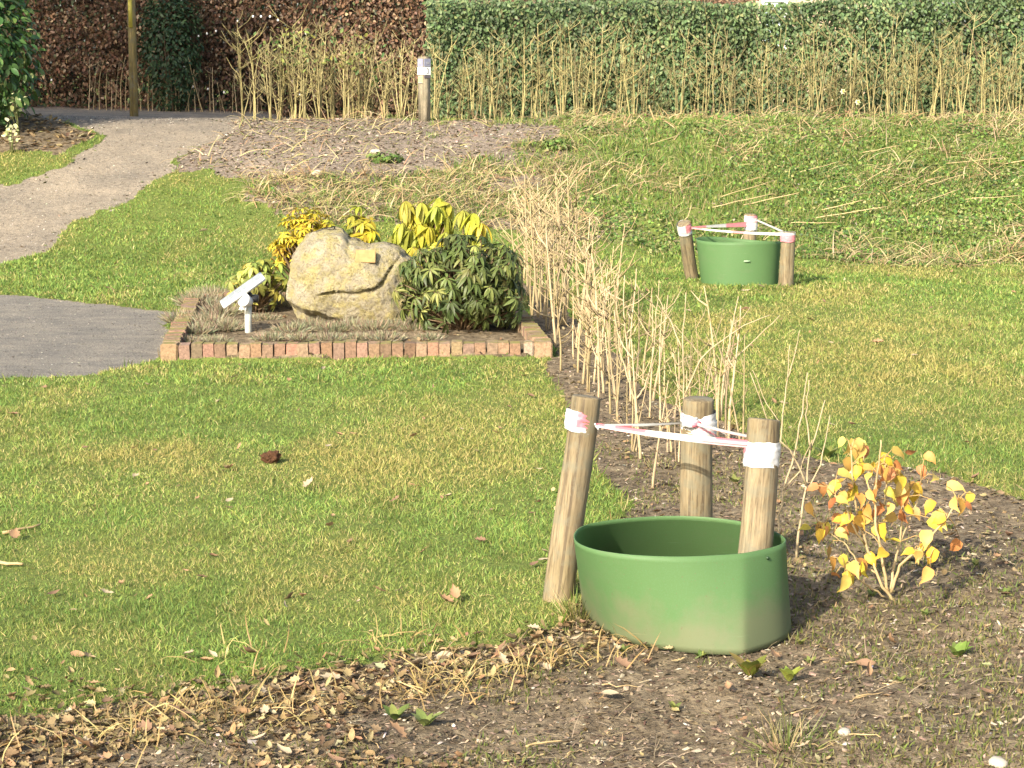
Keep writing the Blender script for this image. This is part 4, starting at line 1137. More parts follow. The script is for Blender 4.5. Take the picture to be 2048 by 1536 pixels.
# barrier tape
RED, WHT = (0.64, 0.16, 0.20), (0.56, 0.555, 0.545)
def band(g, base, top, r, z0, z1, cols, tilt=0.0, seed=0, turns=3):
    """tape wound round a stake; cols(angle) gives its colour, angle 0 faces the camera, positive to the right"""
    ax = (top - base).normalized(); x = Vector((1, 0, 0)); x = (x - ax * x.dot(ax)).normalized(); y = ax.cross(x); rr = random.Random(seed)
    n = 90; lv = 14; V = []; C = []
    for l in range(lv + 1):
        f = l / lv
        for k in range(n):
            a = 6.28318 * k / n; h = z0 + (z1 - z0) * f + tilt * math.sin(a) * (1 if l not in (0, lv) else 1) + .004 * mnoise.noise((math.cos(a) * 2, math.sin(a) * 2, f * 3 + seed))
            q = r + .0018 + .0016 * (1 - (2 * f - 1) ** 2) + .0026 * mnoise.noise((math.cos(a) * 1.3, math.sin(a) * 1.3, f * 7 + a * .3 + seed * 3)) + .0022 * mnoise.noise((math.cos(a) * 2.5, math.sin(a) * 2.5, f * 17 - a * .8 + seed))
            V.append(tuple(base + ax * h + x * math.sin(a) * q - y * math.cos(a) * q)); C.append(cols(((a + math.pi) % 6.28318) - math.pi, f))
    F = [(l * n + k, l * n + (k + 1) % n, (l + 1) * n + (k + 1) % n, (l + 1) * n + k) for l in range(lv) for k in range(n)]
    g.add(V, F, np.array(C))
def ribbon(g, A, B, wa, wb, sag, stripes, up=Vector((0, 0, 1)), twist=0.0, n=36, fold=.3):
    d = B - A; V = []; C = []
    dn = d.normalized(); u0 = (up - dn * up.dot(dn)).normalized(); v0 = dn.cross(u0)
    for i in range(n + 1):
        f = i / n; p = A.lerp(B, f) - Vector((0, 0, sag * 4 * f * (1 - f))); w = wa + (wb - wa) * f
        a = twist * f; u = u0 * math.cos(a) + v0 * math.sin(a); v = -u0 * math.sin(a) + v0 * math.cos(a)
        for k, (s_, o_) in enumerate(((-1, 0), (-.4, fold), (.3, -fold * .6), (1, .1))): V.append(tuple(p + u * w * s_ + v * w * o_))
        for k in range(4): C.append(stripes(f, k))
    F = [(i * 4 + k, i * 4 + k + 1, i * 4 + k + 5, i * 4 + k + 4) for i in range(n) for k in range(3)]
    g.add(V, F, np.array(C))
def st(*cuts):
    """alternating white/red blocks along the run, first white unless first cut is negative"""
    def f(t, k=0):
        c = 0
        for q in cuts:
            if t > abs(q): c += 1
        inv = cuts and cuts[0] < 0
        return RED if (c % 2 == 1) != bool(inv) else WHT
    return f
def along(S, py):
    """point on a stake's axis at photo row py"""
    b, tp = S[0], S[1]
    best = min((abs((768 - FPX * ((b.lerp(tp, k / 400) - Vector((0, 0, CAM_H))).z * math.cos(PITCH) + b.lerp(tp, k / 400).y * math.sin(PITCH)) / ((b.lerp(tp, k / 400)).y * math.cos(PITCH) - (b.lerp(tp, k / 400).z - CAM_H) * math.sin(PITCH))) - py), k) for k in range(400))
    return b.lerp(tp, best[1] / 400), best[1] / 400 * (tp - b).length
t = empty("barrier_tape", along(S1[1], 850)[0], "red and white barrier tape strung between the three stakes of the near tree guard", "barrier tape")
O = t.location.copy()
def build_tape(parts, root):
    for nm, g in parts: 
        o = g.build(nm, M['tape'], root); 
        o.location = -root.location
parts = []
zl = along(S1[0], 862)[1]; zh = along(S1[0], 822)[1]
g = Geo(); band(g, S1[0][0], S1[0][1], S1[0][2], zl, zh, lambda a, f: RED if (-0.3 < a < 2.4 and f > .25 - .12 * a) else WHT, -.004, 1); parts.append(("wrap", g))
zl = along(S1[1], 872)[1]; zh = along(S1[1], 828)[1]
g = Geo(); band(g, S1[1][0], S1[1][1], S1[1][2], zl, zh, lambda a, f: RED if (-1.6 < a < -.75 and .1 < f < .45) or abs(f - .85 + .25 * (a + 1.2)) < .035 else WHT, .010, 2)
band(g, S1[1][0], S1[1][1], S1[1][2] + .003, zl + .012, zh - .006, lambda a, f: RED if abs(f - .5 + .3 * a) < .05 else WHT, -.014, 6); parts.append(("wrap", g))
kx, _ = along(S1[1], 845); kx = kx + Vector((-.028, -.052, .004))
g = Geo()
for k in range(5):
    a = rnd.uniform(0, 6.28); q = kx + Vector((.008 * math.cos(a), 0, .006 * math.sin(a)))
    g.tube([q + Vector((-.02, 0, -.012 + .006 * k)), q + Vector((0, -.012, 0.002)), q + Vector((.022, 0, .012 - .005 * k))], [.006, .010, .006], 7, RED if k == 1 else WHT)
parts.append(("knot", g))
zl = along(S1[2], 934)[1]; zh = along(S1[2], 884)[1]
g = Geo(); band(g, S1[2][0], S1[2][1], S1[2][2], zl, zh, lambda a, f: RED if (-1.9 < a < -1.25 and f > .5) else WHT, .003, 3); parts.append(("wrap", g))
L1 = along(S1[0], 846)[0] + Vector((.045, -.022, 0)); L1b = along(S1[0], 850)[0] + Vector((.047, -.01, 0))
Rr = along(S1[2], 884)[0] + Vector((-.047, -.018, 0)); Mm = along(S1[1], 842)[0] + Vector((-.045, -.025, 0)); Mr = along(S1[1], 846)[0] + Vector((.045, -.02, 0)); Rb = along(S1[2], 876)[0] + Vector((-.040, .03, 0))
g = Geo(); ribbon(g, L1, Rr, .004, .009, .004, lambda f, k: (RED if (f < .07 or .12 < f < .36 and k >= 1 or f > .78 and k != 1) else WHT)); parts.append(("span", g))
g = Geo(); ribbon(g, L1 + Vector((0, -.004, -.005)), Rr + Vector((0, -.004, -.009)), .003, .006, .006, lambda f, k: (RED if (.05 < f < .30 or f > .72) and k in (0, 2) else WHT), twist=.5); parts.append(("span", g))
g = Geo(); ribbon(g, L1b, Mm, .005, .007, .003, lambda f, k: (RED if .18 < f < .40 and k < 2 else WHT), twist=.8); parts.append(("span", g))
g = Geo(); ribbon(g, Mr + Vector((-.06, -.03, .006)), Rb, .005, .006, .002, lambda f, k: (RED if k == 0 and f > .2 else WHT), twist=.4); parts.append(("span", g))
g = Geo(); ribbon(g, Mr + Vector((0, 0, -.012)), Rb + Vector((0, .01, -.03)), .003, .003, .001, lambda f, k: WHT, twist=1.4); parts.append(("span", g))
g = Geo()
for k in range(3): g.tube([L1 + Vector((-.004, -.004, 0)), L1 + Vector((-.01 + .008 * k, -.012, .014 - .012 * k)), L1 + Vector((-.016 + .012 * k, -.01, .026 - .022 * k))], [.004, .004, .002], 5, RED if k == 0 else WHT)
parts.append(("knot", g)); build_tape(parts, t)

t = empty("barrier_tape", along(S2b[1], 445)[0], "red and white barrier tape strung between the three stakes of the far tree guard", "barrier tape")
parts = []
PINK = (0.66, 0.24, 0.27)
def fz(S, a, b): return along(S, b)[1], along(S, a)[1]
a, b = fz(S2b[0], 443, 466); g = Geo(); band(g, S2b[0][0], S2b[0][1], .052, a, b, lambda q, f: PINK if .15 < q < 2 and f > .25 else WHT, 0, 11); parts.append(("wrap", g))
a, b = fz(S2b[1], 431, 460); g = Geo(); band(g, S2b[1][0], S2b[1][1], .050, a, b, lambda q, f: PINK if (f > .8 or (.5 < f < .62)) and q > -.8 else WHT, 0, 12); parts.append(("wrap", g))
a, b = fz(S2b[2], 463, 483); g = Geo(); band(g, S2b[2][0], S2b[2][1], .054, a, b, lambda q, f: PINK if f < .72 else WHT, 0, 13); parts.append(("wrap", g))
A = along(S2b[0], 454)[0] + Vector((.055, -.02, 0)); Bm = along(S2b[1], 448)[0] + Vector((-.04, -.045, 0)); Bq = along(S2b[1], 456)[0] + Vector((-.03, -.05, 0)); Cc = along(S2b[2], 468)[0] + Vector((-.054, -.01, 0)); Bt = along(S2b[1], 440)[0] + Vector((.045, -.02, 0)); Cb = along(S2b[2], 463)[0] + Vector((-.03, .045, 0))
g = Geo(); ribbon(g, A, Bm, .005, .020, .0, lambda f, k: PINK if (f < .26 or f > .62) else WHT, fold=.1); parts.append(("span", g))
g = Geo(); ribbon(g, A + Vector((0, -.01, -.005)), Cc, .006, .011, .008, lambda f, k: PINK if (f < .12 or .46 < f < .60) else WHT, fold=.1); parts.append(("span", g))
g = Geo(); ribbon(g, Bt, Cb, .007, .009, .0, lambda f, k: WHT, fold=.1); parts.append(("span", g))
build_tape(parts, t)

# ------------------------------------------------------------------ saplings in the diagonal strip
L_S = "bare pale sapling in the diagonal strip of dark soil"
G_S = "bare saplings in the soil strip"
SAP = [(1052, 592), (1060, 575), (1075, 600), (1068, 560), (1085, 585), (1095, 615), (1072, 625), (1105, 640), (1118, 600), (1100, 575), (1112, 668), (1132, 738), (1140, 650), (1130, 620), (1165, 772), (1172, 790), (1150, 690),
       (1160, 640), (1190, 665), (1185, 700), (1178, 735), (1210, 828), (1205, 760), (1200, 700), (1225, 690), (1235, 845), (1232, 770), (1220, 730), (1255, 760), (1245, 720), (1252, 868), (1265, 800), (1270, 905), (1285, 770),
       (1290, 925), (1295, 840), (1312, 972), (1310, 800), (1325, 870), (1340, 905), (1345, 830), (1365, 850), (1330, 790), (1380, 880), (1400, 845), (1355, 930), (1430, 870), (1415, 900), (1455, 880), (1445, 840), (1480, 900), (1090, 555), (1045, 565), (1048, 612), (1058, 630), (1080, 640), (1098, 655), (1112, 620), (1125, 650), (1088, 605), (1064, 590), (1078, 570), (1104, 600), (1120, 690), (1145, 720), (1152, 750), (1168, 700), (1185, 770), (1195, 800), (1215, 790), (1225, 815), (1240, 800), (1200, 740), (1175, 665), (1160, 620)]
protos = []
for i, (px, py) in enumerate(SAP):
    b = gpt(px, py); b.z -= .01
    h = rnd.uniform(.74, 1.0) if py < 700 else rnd.uniform(.55, .86) if py < 850 else rnd.uniform(.42, .72)
    if i < 16:
        o = twig_plant(900 + i, 1.0, rnd.choice([1, 1, 1, 2, 2]), (rnd.choice([3, 5, 7]) if i < 11 else 12), .0102, .035, .7).build("bare_sapling", M['twig']); protos.append(o)
        tag(o, L_S, "sapling", G_S); o.location = b; o.scale = (h, h, h)
    else:
        copy_to(protos[rnd.randrange(11, 16) if py < 650 else rnd.randrange(11)], b, rnd.uniform(0, 6.28), h)
# the hand shaped ones that stand out
def shaped(px, py, lines_, label, r0=.006):
    b = gpt(px, py); g = Geo(); g_y = b.y
    for ln_ in lines_:
        pts = [dp(a, c, g_y + dy) - b for a, c, dy in ln_]; n = len(pts)
        pts2 = []
        for i in range(n - 1):
            for k in range(4): pts2.append(pts[i].lerp(pts[i + 1], k / 4) + Vector((rnd.gauss(0, .002), rnd.gauss(0, .003), 0)))
        pts2.append(pts[-1]); m = len(pts2)
        rr = r0 * (1 if ln_ is lines_[0] else .7)
        g.tube(pts2, [rr * (1 - .65 * i / m) for i in range(m)], 6)
    g.n and None
    o = g.build("bare_sapling", M['twig']); o.location = b
    return tag(o, label, "sapling", G_S)
shaped(1592, 1112, [[(1592, 1120, 0), (1600, 1050, 0), (1610, 980, .02), (1622, 900, .03), (1650, 800, .05)], [(1612, 970, .02), (1590, 915, 0), (1540, 850, -.02), (1500, 745, -.04)], [(1606, 1000, .02), (1640, 930, .06), (1660, 830, .1)], [(1622, 900, .03), (1612, 830, .02), (1618, 760, 0)]],
       "forked sapling standing just behind the right rim of the near collar", .005)
shaped(1555, 1090, [[(1555, 1100, 0), (1560, 1010, .02), (1590, 900, .04), (1608, 800, .05), (1615, 745, .05)], [(1568, 980, .02), (1600, 940, .0), (1625, 880, -.03)]], "slim sapling rising behind the right stake of the near guard", .005)
shaped(1385, 950, [[(1385, 960, 0), (1372, 880, 0), (1368, 780, .02), (1365, 680, .0), (1372, 585, 0)], [(1369, 790, .02), (1400, 720, 0), (1430, 690, -.02), (1490, 650, -.05), (1540, 630, -.08)], [(1366, 700, .0), (1340, 640, .02), (1312, 590, .03)]], "sapling with a long side branch arching right, behind the middle stake", .0055)
shaped(1272, 905, [[(1272, 912, 0), (1272, 850, 0), (1270, 800, 0), (1258, 765, 0), (1240, 700, .02), (1228, 620, .02)], [(1270, 800, 0), (1290, 775, 0), (1305, 720, .01), (1312, 650, 0), (1318, 560, 0)]], "sapling forked like a tuning fork near the left edge of the soil strip", .0062)
shaped(1440, 830, [[(1440, 835, 0), (1450, 770, 0), (1460, 700, 0), (1462, 640, .02)], [(1442, 815, 0), (1420, 740, 0), (1385, 690, 0), (1350, 650, 0)], [(1455, 730, 0), (1500, 690, 0), (1560, 630, 0)]], "wide branching sapling at the right edge of the soil strip", .0055)
shaped(1560, 900, [[(1560, 905, 0), (1565, 830, 0), (1575, 760, .0), (1580, 690, .0)], [(1563, 850, 0), (1535, 810, 0), (1505, 740, .0)], [(1575, 760, 0), (1592, 700, 0), (1600, 660, 0)]], "lone slender sapling on the grass edge above the right stake", .0045)

# ------------------------------------------------------------------ yellow leaved shrub on the soil, right
b = gpt(1782, 1205)
root = empty("hydrangea", b, "young shrub with drooping yellow and orange leaves on the bare soil at the right", "shrub")
Yb = b.y
BR = [[(1785, 1205, 0), (1760, 1160, 0), (1738, 1100, .02), (1715, 1040, .03), (1705, 960, .04), (1702, 900, .05)],
      [(1775, 1190, 0), (1765, 1120, .0), (1752, 1060, .0), (1748, 985, .02), (1758, 930, .02), (1762, 880, .02)],
      [(1780, 1190, .01), (1788, 1130, .06), (1800, 1085, .12), (1806, 1020, .14), (1808, 970, .14)],
      [(1782, 1185, -.01), (1800, 1130, -.02), (1850, 1085, -.03), (1895, 1035, -.02), (1915, 1000, -.02)],
      [(1775, 1195, -.01), (1735, 1170, -.05), (1705, 1155, -.08), (1690, 1135, -.09)],
      [(1752, 1150, 0), (1715, 1120, .06), (1685, 1085, .08), (1660, 1065, .09), (1640, 1058, .09)],
      [(1752, 1060, 0), (1770, 1000, .1), (1775, 940, .15), (1768, 930, .16)],
      [(1812, 1110, 0), (1836, 1098, -.1), (1860, 1115, -.12)],
      [(1800, 1085, .12), (1836, 1000, .2), (1842, 960, .22)],
      [(1730, 1090, .02), (1700, 1040, -.06), (1690, 1010, -.08), (1668, 990, -.09)],
      [(1748, 1000, .02), (1730, 950, .1), (1725, 900, .12)]]
g = Geo()
tips = []
for ln_ in BR:
    pts = [dp(a, c, Yb + dy) - b for a, c, dy in ln_]; pp = []
    for i in range(len(pts) - 1):
        for k in range(4): pp.append(pts[i].lerp(pts[i + 1], k / 4) + Vector((rnd.gauss(0, .002),) * 3))
    pp.append(pts[-1]); m = len(pp); r0 = .0052 if ln_ in BR[:4] else .0034
    g.tube(pp, [r0 * (1 - .6 * i / m) for i in range(m)], 7, (1.0, .95, .82)); tips += pp[int(m * .55):]
gst = g
LF = [(1620, 1068, .07), (1650, 1065, .09), (1655, 1110, .09), (1672, 1012, -.08), (1640, 980, .0), (1680, 980, 0), (1690, 1050, -.04), (1715, 1000, .03), (1712, 985, .03), (1735, 995, 0), (1715, 945, .05), (1690, 930, .05), (1732, 900, .1), (1722, 940, .06),
      (1778, 950, .02), (1790, 935, .05), (1800, 965, .1), (1768, 1030, .03), (1760, 1020, .03), (1782, 1020, .05), (1812, 1025, .14), (1800, 1040, .14), (1825, 1030, .14), (1838, 1000, .2), (1868, 1015, .1), (1858, 1050, .08), (1872, 1035, .08), (1850, 920, .22), (1812, 915, .22),
      (1930, 1020, -.02), (1920, 1010, -.02), (1945, 1000, -.02), (1905, 1010, 0), (1770, 1115, -.02), (1798, 1098, .0), (1828, 1115, -.1), (1872, 1112, -.12), (1860, 1150, -.12), (1715, 1130, .0), (1722, 1140, -.02), (1680, 1125, -.09), (1672, 1160, -.09), (1735, 1120, .02),
      (1765, 1060, .02), (1748, 1065, .03), (1740, 960, .04), (1920, 1095, .1), (1665, 985, -.08), (1772, 990, .1), (1825, 985, .18)]
HEART = ([(0, 0, 0), (-.26, .04, .06), (0, .18, -.04), (.28, .02, .0), (-.36, .30, .12), (0, .4, -.08), (.40, .30, .02), (-.33, .6, .0), (0, .64, -.12), (.33, .6, 0), (-.13, .85, -.12), (0, .86, -.26), (.13, .85, -.2), (.06, 1.06, -.5)],
         [(0, 2, 1), (0, 3, 2), (1, 2, 5, 4), (2, 3, 6, 5), (4, 5, 8, 7), (5, 6, 9, 8), (7, 8, 11, 10), (8, 9, 12, 11), (10, 11, 13), (11, 12, 13)])
for k_ in range(72):
    t_ = tips[rnd.randrange(len(tips))]; q_ = b + t_ + Vector((rnd.gauss(0, .022), rnd.gauss(0, .03), rnd.gauss(.005, .02)))
    LF.append(q_)
n = len(LF); P = np.array([tuple((dp(*[*q_[:2], Yb + q_[2]]) if isinstance(q_, tuple) else q_) - b) for q_ in LF]); P[:, 2] += .022
r2 = np.random.default_rng(77)
nn = np.stack([r2.normal(-.1, .65, n), -.7 + r2.normal(0, .4, n), .5 + r2.normal(0, .35, n)], -1); dd = np.stack([r2.normal(0, .6, n), r2.normal(-.1, .4, n), -.85 + .3 * r2.random(n)], -1)
cl = pick([(0.74, 0.52, 0.06), (0.76, 0.55, 0.15), (0.66, 0.37, 0.10), (0.52, 0.22, 0.08), (0.60, 0.52, 0.08)], n, .15, [.30, .2, .22, .16, .12], r2)
scat_obj("leaves", HEART, P, basis(nn, dd), .034 + .022 * r2.random(n), cl, M['yleaf'], root)
g = gst
for p in P:
    p = Vector(p); q = min(tips, key=lambda t_: (t_ - p).length); m = (p + q) / 2 + Vector((0, 0, .012)); g.tube([q, m, p], [.0018, .0015, .0012], 4, (1.1, .9, .6))
g.build("stems", M['twig'], root)

# ------------------------------------------------------------------ soil litter
def soil_pts(n, y0=4.2, y1=10, power=1.3):
    x, y = sample(n, y0, y1, .5, power); k = zones(x, y) == 2; return x[k], y[k]
x, y = soil_pts(90000, 4.1, 13); n = len(x)
R = basis(yawtilt(rng.random(n) * 6.28, np.abs(rng.normal(0, .5, n))), rng.standard_normal((n, 3)))
s = .004 + .008 * rng.random(n) ** 2.5
scl = np.stack([s * (.5 + rng.random(n)), s * (1 + 1.6 * rng.random(n)), s * .8], -1)
o = scat_obj("mulch", CHIP, np.stack([x, y, gz_at(x, y) + .002], -1), R, scl, pick([(0.08, 0.06, 0.04), (0.15, 0.115, 0.075), (0.26, 0.20, 0.135), (0.40, 0.32, 0.22), (0.55, 0.48, 0.38)], n, .2, [.24, .34, .26, .14, .02]), M['chip'], None, False)
tag(o, "fine brown wood chips and crumbs over the bare soil", "mulch", kind='stuff')
x, y = sample(90000, 10.8, 24, .3); z_ = zones(x, y); k = (z_ == 1) | ((z_ == 6) & (rng.random(len(x)) < .55)); x, y, z_ = x[k], y[k], z_[k]; n = len(x); s = (.004 + .010 * rng.random(n) ** 2) * np.where(z_ == 6, .75, 1)
k2 = fbm(x * 2, y * 2, 291, 3)
o = scat_obj("gravel", CHIP, np.stack([x, y, gz_at(x, y) + .001], -1), basis(yawtilt(rng.random(n) * 6.28, np.abs(rng.normal(0, .4, n))), rng.standard_normal((n, 3))), np.stack([s, s * 1.3, s * .7], -1),
             pick([(0.14, 0.125, 0.105), (0.24, 0.22, 0.185), (0.36, 0.33, 0.28), (0.50, 0.46, 0.39)], n, .2) * ((.7 + .6 * k2) * np.where(z_ == 6, .72, 1))[:, None], M['chip'], None, False)
tag(o, "loose grit and small gravel over the paths", "gravel", kind='stuff')
x, y = sample(60000, 17, 24.2, .5); z_ = zones(x, y); pk = zones(x + rng.normal(0, .12, len(x)), y + rng.normal(0, .15, len(x))) != 1
k = (z_ == 3) | ((z_ == 4) & (rng.random(len(x)) < .35)) | ((z_ == 1) & pk & (rng.random(len(x)) < .6)); x, y = x[k], y[k]; n = len(x)
s = .008 + .022 * rng.random(n) ** 2
o = scat_obj("mulch", CHIP, np.stack([x, y, gz_at(x, y) + .003], -1), basis(yawtilt(rng.random(n) * 6.28, np.abs(rng.normal(0, .5, n))), rng.standard_normal((n, 3))), np.stack([s * (.5 + rng.random(n)), s * (1 + rng.random(n)), s * .8], -1),
             pick([(0.17, 0.13, 0.095), (0.23, 0.18, 0.13), (0.30, 0.24, 0.18), (0.42, 0.35, 0.27), (0.17, 0.19, 0.075)], n, .2), M['chip'], None, False)
tag(o, "brown crumbs and leaf bits over the bare bank", "mulch", kind='stuff')
x, y = soil_pts(9000, 4.2, 6.2); g_ = fbm(x * 2 + 30, y * 3, 281, 3); k = rng.random(len(x)) < np.clip((g_ - .5) * 3.2, .02, .8); x, y = x[k], y[k]; n = len(x); l = .03 + .08 * rng.random(n) ** 2
yw = rng.normal(.1, .7, n)
o = scat_obj("loose_straw", STRAND, np.stack([x, y, gz_at(x, y) + .003], -1), basis(np.stack([.3 * rng.standard_normal(n), .3 * rng.standard_normal(n), np.ones(n)], -1), np.stack([np.cos(yw), np.sin(yw), 0 * yw], -1)), np.stack([.0018 + .0015 * rng.random(n), l, l * .35], -1),
             pick([(0.34, 0.26, 0.16), (0.46, 0.38, 0.25), (0.22, 0.17, 0.11)], n), M['grass'])
tag(o, "thin dry straw and rootlets over the bare soil", "straw", kind='stuff')
# thin moss and grass on the soil
x, y = soil_pts(110000, 4.1, 9.5); g_ = fbm(x * 2.6, y * 2.2, 221, 3) + .10 * smooth(.2, 1.2, x)
k = rng.random(len(x)) < np.clip((g_ - .46) * 4, 0, .9); x, y = x[k], y[k]; n = len(x)
l = .008 + .020 * rng.random(n) ** 2
o = scat_obj("moss", BLADE, np.stack([x, y, gz_at(x, y)], -1), basis(yawtilt(rng.random(n) * 6.28, np.abs(rng.normal(.5, .4, n))), rng.standard_normal((n, 3))), np.stack([.003 + .002 * rng.random(n), l, l], -1),
             pick([(0.16, 0.18, 0.05), (0.24, 0.22, 0.08), (0.30, 0.24, 0.12), (0.13, 0.17, 0.04)], n), M['grass'])
tag(o, "thin moss and sprouting grass on the bare soil", "moss", kind='stuff')

EDGE = np.array([tuple(gp(a, c)[:2]) for a, c in [(-300, 1490), (0, 1460), (200, 1430), (350, 1410), (600, 1365), (760, 1350), (850, 1330), (1030, 1298), (1160, 1262)]])
def edge_dist(x, y):
    best = np.full(len(x), 9.0)
    for i in range(len(EDGE) - 1):
        a, b_ = EDGE[i], EDGE[i + 1]; d = b_ - a; L2 = (d ** 2).sum(); t_ = np.clip(((x - a[0]) * d[0] + (y - a[1]) * d[1]) / L2, 0, 1)
        best = np.minimum(best, np.hypot(x - a[0] - t_ * d[0], y - a[1] - t_ * d[1]))
    return best
def litter_w(x, y):
    e = edge_dist(x, y)
    left = smooth(.35, -.5, x) * smooth(5.6, 5.0, y)
    return np.clip(1.25 * np.exp(-(e / .16) ** 2) + .55 * left * (fbm(x * 4, y * 4, 231) > .42) + .014, 0, 1)
DP = [(0.27, 0.19, 0.095), (0.37, 0.28, 0.145), (0.19, 0.13, 0.07), (0.44, 0.35, 0.18), (0.38, 0.235, 0.12), (0.46, 0.385, 0.24)]
DW = [.28, .26, .2, .14, .07, .05]
TPLS = [outline_leaf(OVATE, .35, .5, 1), outline_leaf(LOBED, .3, .4, 2), outline_leaf(OAK, .5, .6, 3), outline_leaf(NARROW, .6, .8, 4), outline_leaf(OVATE, .9, 1.0, 5), outline_leaf(LOBED, .8, .8, 6)]
Gl = Geo()
for ti, T_ in enumerate(TPLS):
    x, y = sample(7500, 4.1, 8, .5, 1.3); z = zones(x, y)
    k = (rng.random(len(x)) < litter_w(x, y)) & ((z == 2) | (rng.random(len(x)) < .25)); x, y = x[k], y[k]; n = len(x)
    R = basis(yawtilt(rng.random(n) * 6.28, np.abs(rng.normal(.35, .45, n))), rng.standard_normal((n, 3)))
    V, L, T2_, C = scatter(T_, np.stack([x, y, gz_at(x, y) + .004 + .012 * rng.random(n)], -1), R, .015 + .025 * rng.random(n) ** 1.4, pick(DP, n, .2, DW))
    Gl.add_np(V, L, T2_, C)
# strip saplings, bed, bank and under the left evergreen
for x0, n0, zz, sz in ((None, 4500, (2, 5), .03), (None, 2600, (3, 4), .04)):
    x, y = sample(n0 * 3, 6.5 if 2 in zz else 17, 16 if 2 in zz else 24, .4); z = zones(x, y); k = np.isin(z, zz) & (rng.random(len(x)) < (.30 if 2 in zz else .25)); x, y = x[k], y[k]; n = len(x)
    R = basis(yawtilt(rng.random(n) * 6.28, np.abs(rng.normal(.3, .4, n))), rng.standard_normal((n, 3)))
    V, L, T2_, C = scatter(TPLS[1], np.stack([x, y, gz_at(x, y) + .006], -1), R, sz * (.5 + .8 * rng.random(n)), pick(DP, n, .2, DW)); Gl.add_np(V, L, T2_, C)
x, y = sample(9000, 20.5, 24, .4); k = (zones(x, y) == 2); x, y = x[k], y[k]; n = len(x)
V, L, T2_, C = scatter(TPLS[0], np.stack([x, y, gz_at(x, y) + .006], -1), basis(yawtilt(rng.random(n) * 6.28, np.abs(rng.normal(.3, .4, n))), rng.standard_normal((n, 3))), .05 + .04 * rng.random(n), pick(DP, n, .2, DW)); Gl.add_np(V, L, T2_, C)
tag(Gl.build("leaf_litter", M['dead']), "small withered brown leaves littering the soil", "leaf litter", kind='stuff')
# matted dry grass in the litter band
x, y = sample(60000, 4.1, 7, .5, 1.2); e = edge_dist(x, y); c_ = fbm(x * 2.2 + 8, y * 3, 241, 3)
k = (rng.random(len(x)) < np.exp(-(e / .20) ** 2) * np.clip((c_ - .42) * 6, 0, 1)); x, y = x[k], y[k]; n = len(x)
l = .05 + .08 * rng.random(n)
o = scat_obj("matted_straw", STRAND, np.stack([x, y, gz_at(x, y) + .004], -1), basis(np.stack([.5 * rng.standard_normal(n), -.2 + .5 * rng.standard_normal(n), np.ones(n)], -1), rng.standard_normal((n, 3))), np.stack([.003 + .002 * rng.random(n), l, l], -1),
             pick([(0.46, 0.34, 0.14), (0.55, 0.42, 0.18), (0.36, 0.25, 0.10)], n), M['grass'])
tag(o, "matted dead yellow grass along the front lawn edge", "dead grass", kind='stuff')

# single fallen leaves one can pick out
LEAFM = []
for ti, T_ in enumerate(TPLS):
    for ci, c in enumerate(((0.44, 0.27, 0.15), (0.52, 0.42, 0.28), (0.28, 0.175, 0.11))):
        me_o = scat_obj("fallen_leaf", T_, np.zeros((1, 3)), np.eye(3)[None], np.ones(1), np.array([c]), M['dead']); LEAFM.append(me_o)
def drop_leaf(p, s, label, group, k=None):
    src = LEAFM[rnd.randrange(len(LEAFM)) if k is None else k]
    c = src.copy(); COL.objects.link(c); c.location = p + Vector((0, 0, .006 + .1 * s)); c.scale = (s,) * 3
    c.rotation_euler = (rnd.gauss(.15, .35), rnd.gauss(0, .35), rnd.uniform(0, 6.28)); tag(c, label, "leaf", group); return c
# on the lawn
got = 0
LAWN_PX = [(430, 465), (1460, 700), (140, 1317), (610, 985), (295, 972), (450, 945), (262, 905), (92, 1195), (1075, 1130), (700, 870), (820, 880), (610, 1200), (510, 1320), (950, 1090), (890, 1000), (780, 1010), (905, 1215), (1060, 1140), (25, 1085), (700, 1090), (300, 775), (440, 806), (95, 780), (460, 760), (40, 835), (30, 860), (1500, 620), (1625, 645), (1745, 690), (1900, 550), (1480, 585), (1530, 580), (400, 465), (620, 352), (210, 580), (190, 578)]
for px, py in LAWN_PX:
    p = gpt(px, py); drop_leaf(p, (.035 + .03 * rnd.random()) * (1.0 if py > 700 else 1.5), "dry fallen leaf lying on the lawn grass", "fallen leaves on the lawn")
while got < 150:
    y = 5 + 13 * rnd.random() ** 1.2; x = rnd.uniform(-1, 1) * .25 * y
    if zones(np.array([x]), np.array([y]))[0] == 0:
        got += 1; drop_leaf(Vector((x, y, float(gz_at(x, y)) + .006)), .020 + .028 * rnd.random(), "dry fallen leaf lying on the lawn grass", "fallen leaves on the lawn")
got = 0
while got < 120:
    y = 4.4 + 2.6 * rnd.random(); x = rnd.uniform(-1, 1) * .27 * y
    if zones(np.array([x]), np.array([y]))[0] == 2 and rnd.random() < float(litter_w(np.array([x]), np.array([y]))[0]) + .08:
        got += 1; drop_leaf(Vector((x, y, float(gz_at(x, y)) + .004)), .035 + .03 * rnd.random(), "withered brown leaf lying on the bare soil in the foreground", "fallen leaves on the soil")
drop_leaf(gpt(190, 1510), .075, "large orange brown leaf in the leaf litter at the lower left corner", None, 3)
drop_leaf(gpt(915, 1207), .06, "upright curled orange leaf at the front of the lawn", None, 15)
for o in LEAFM:
    bpy.data.objects.remove(o)

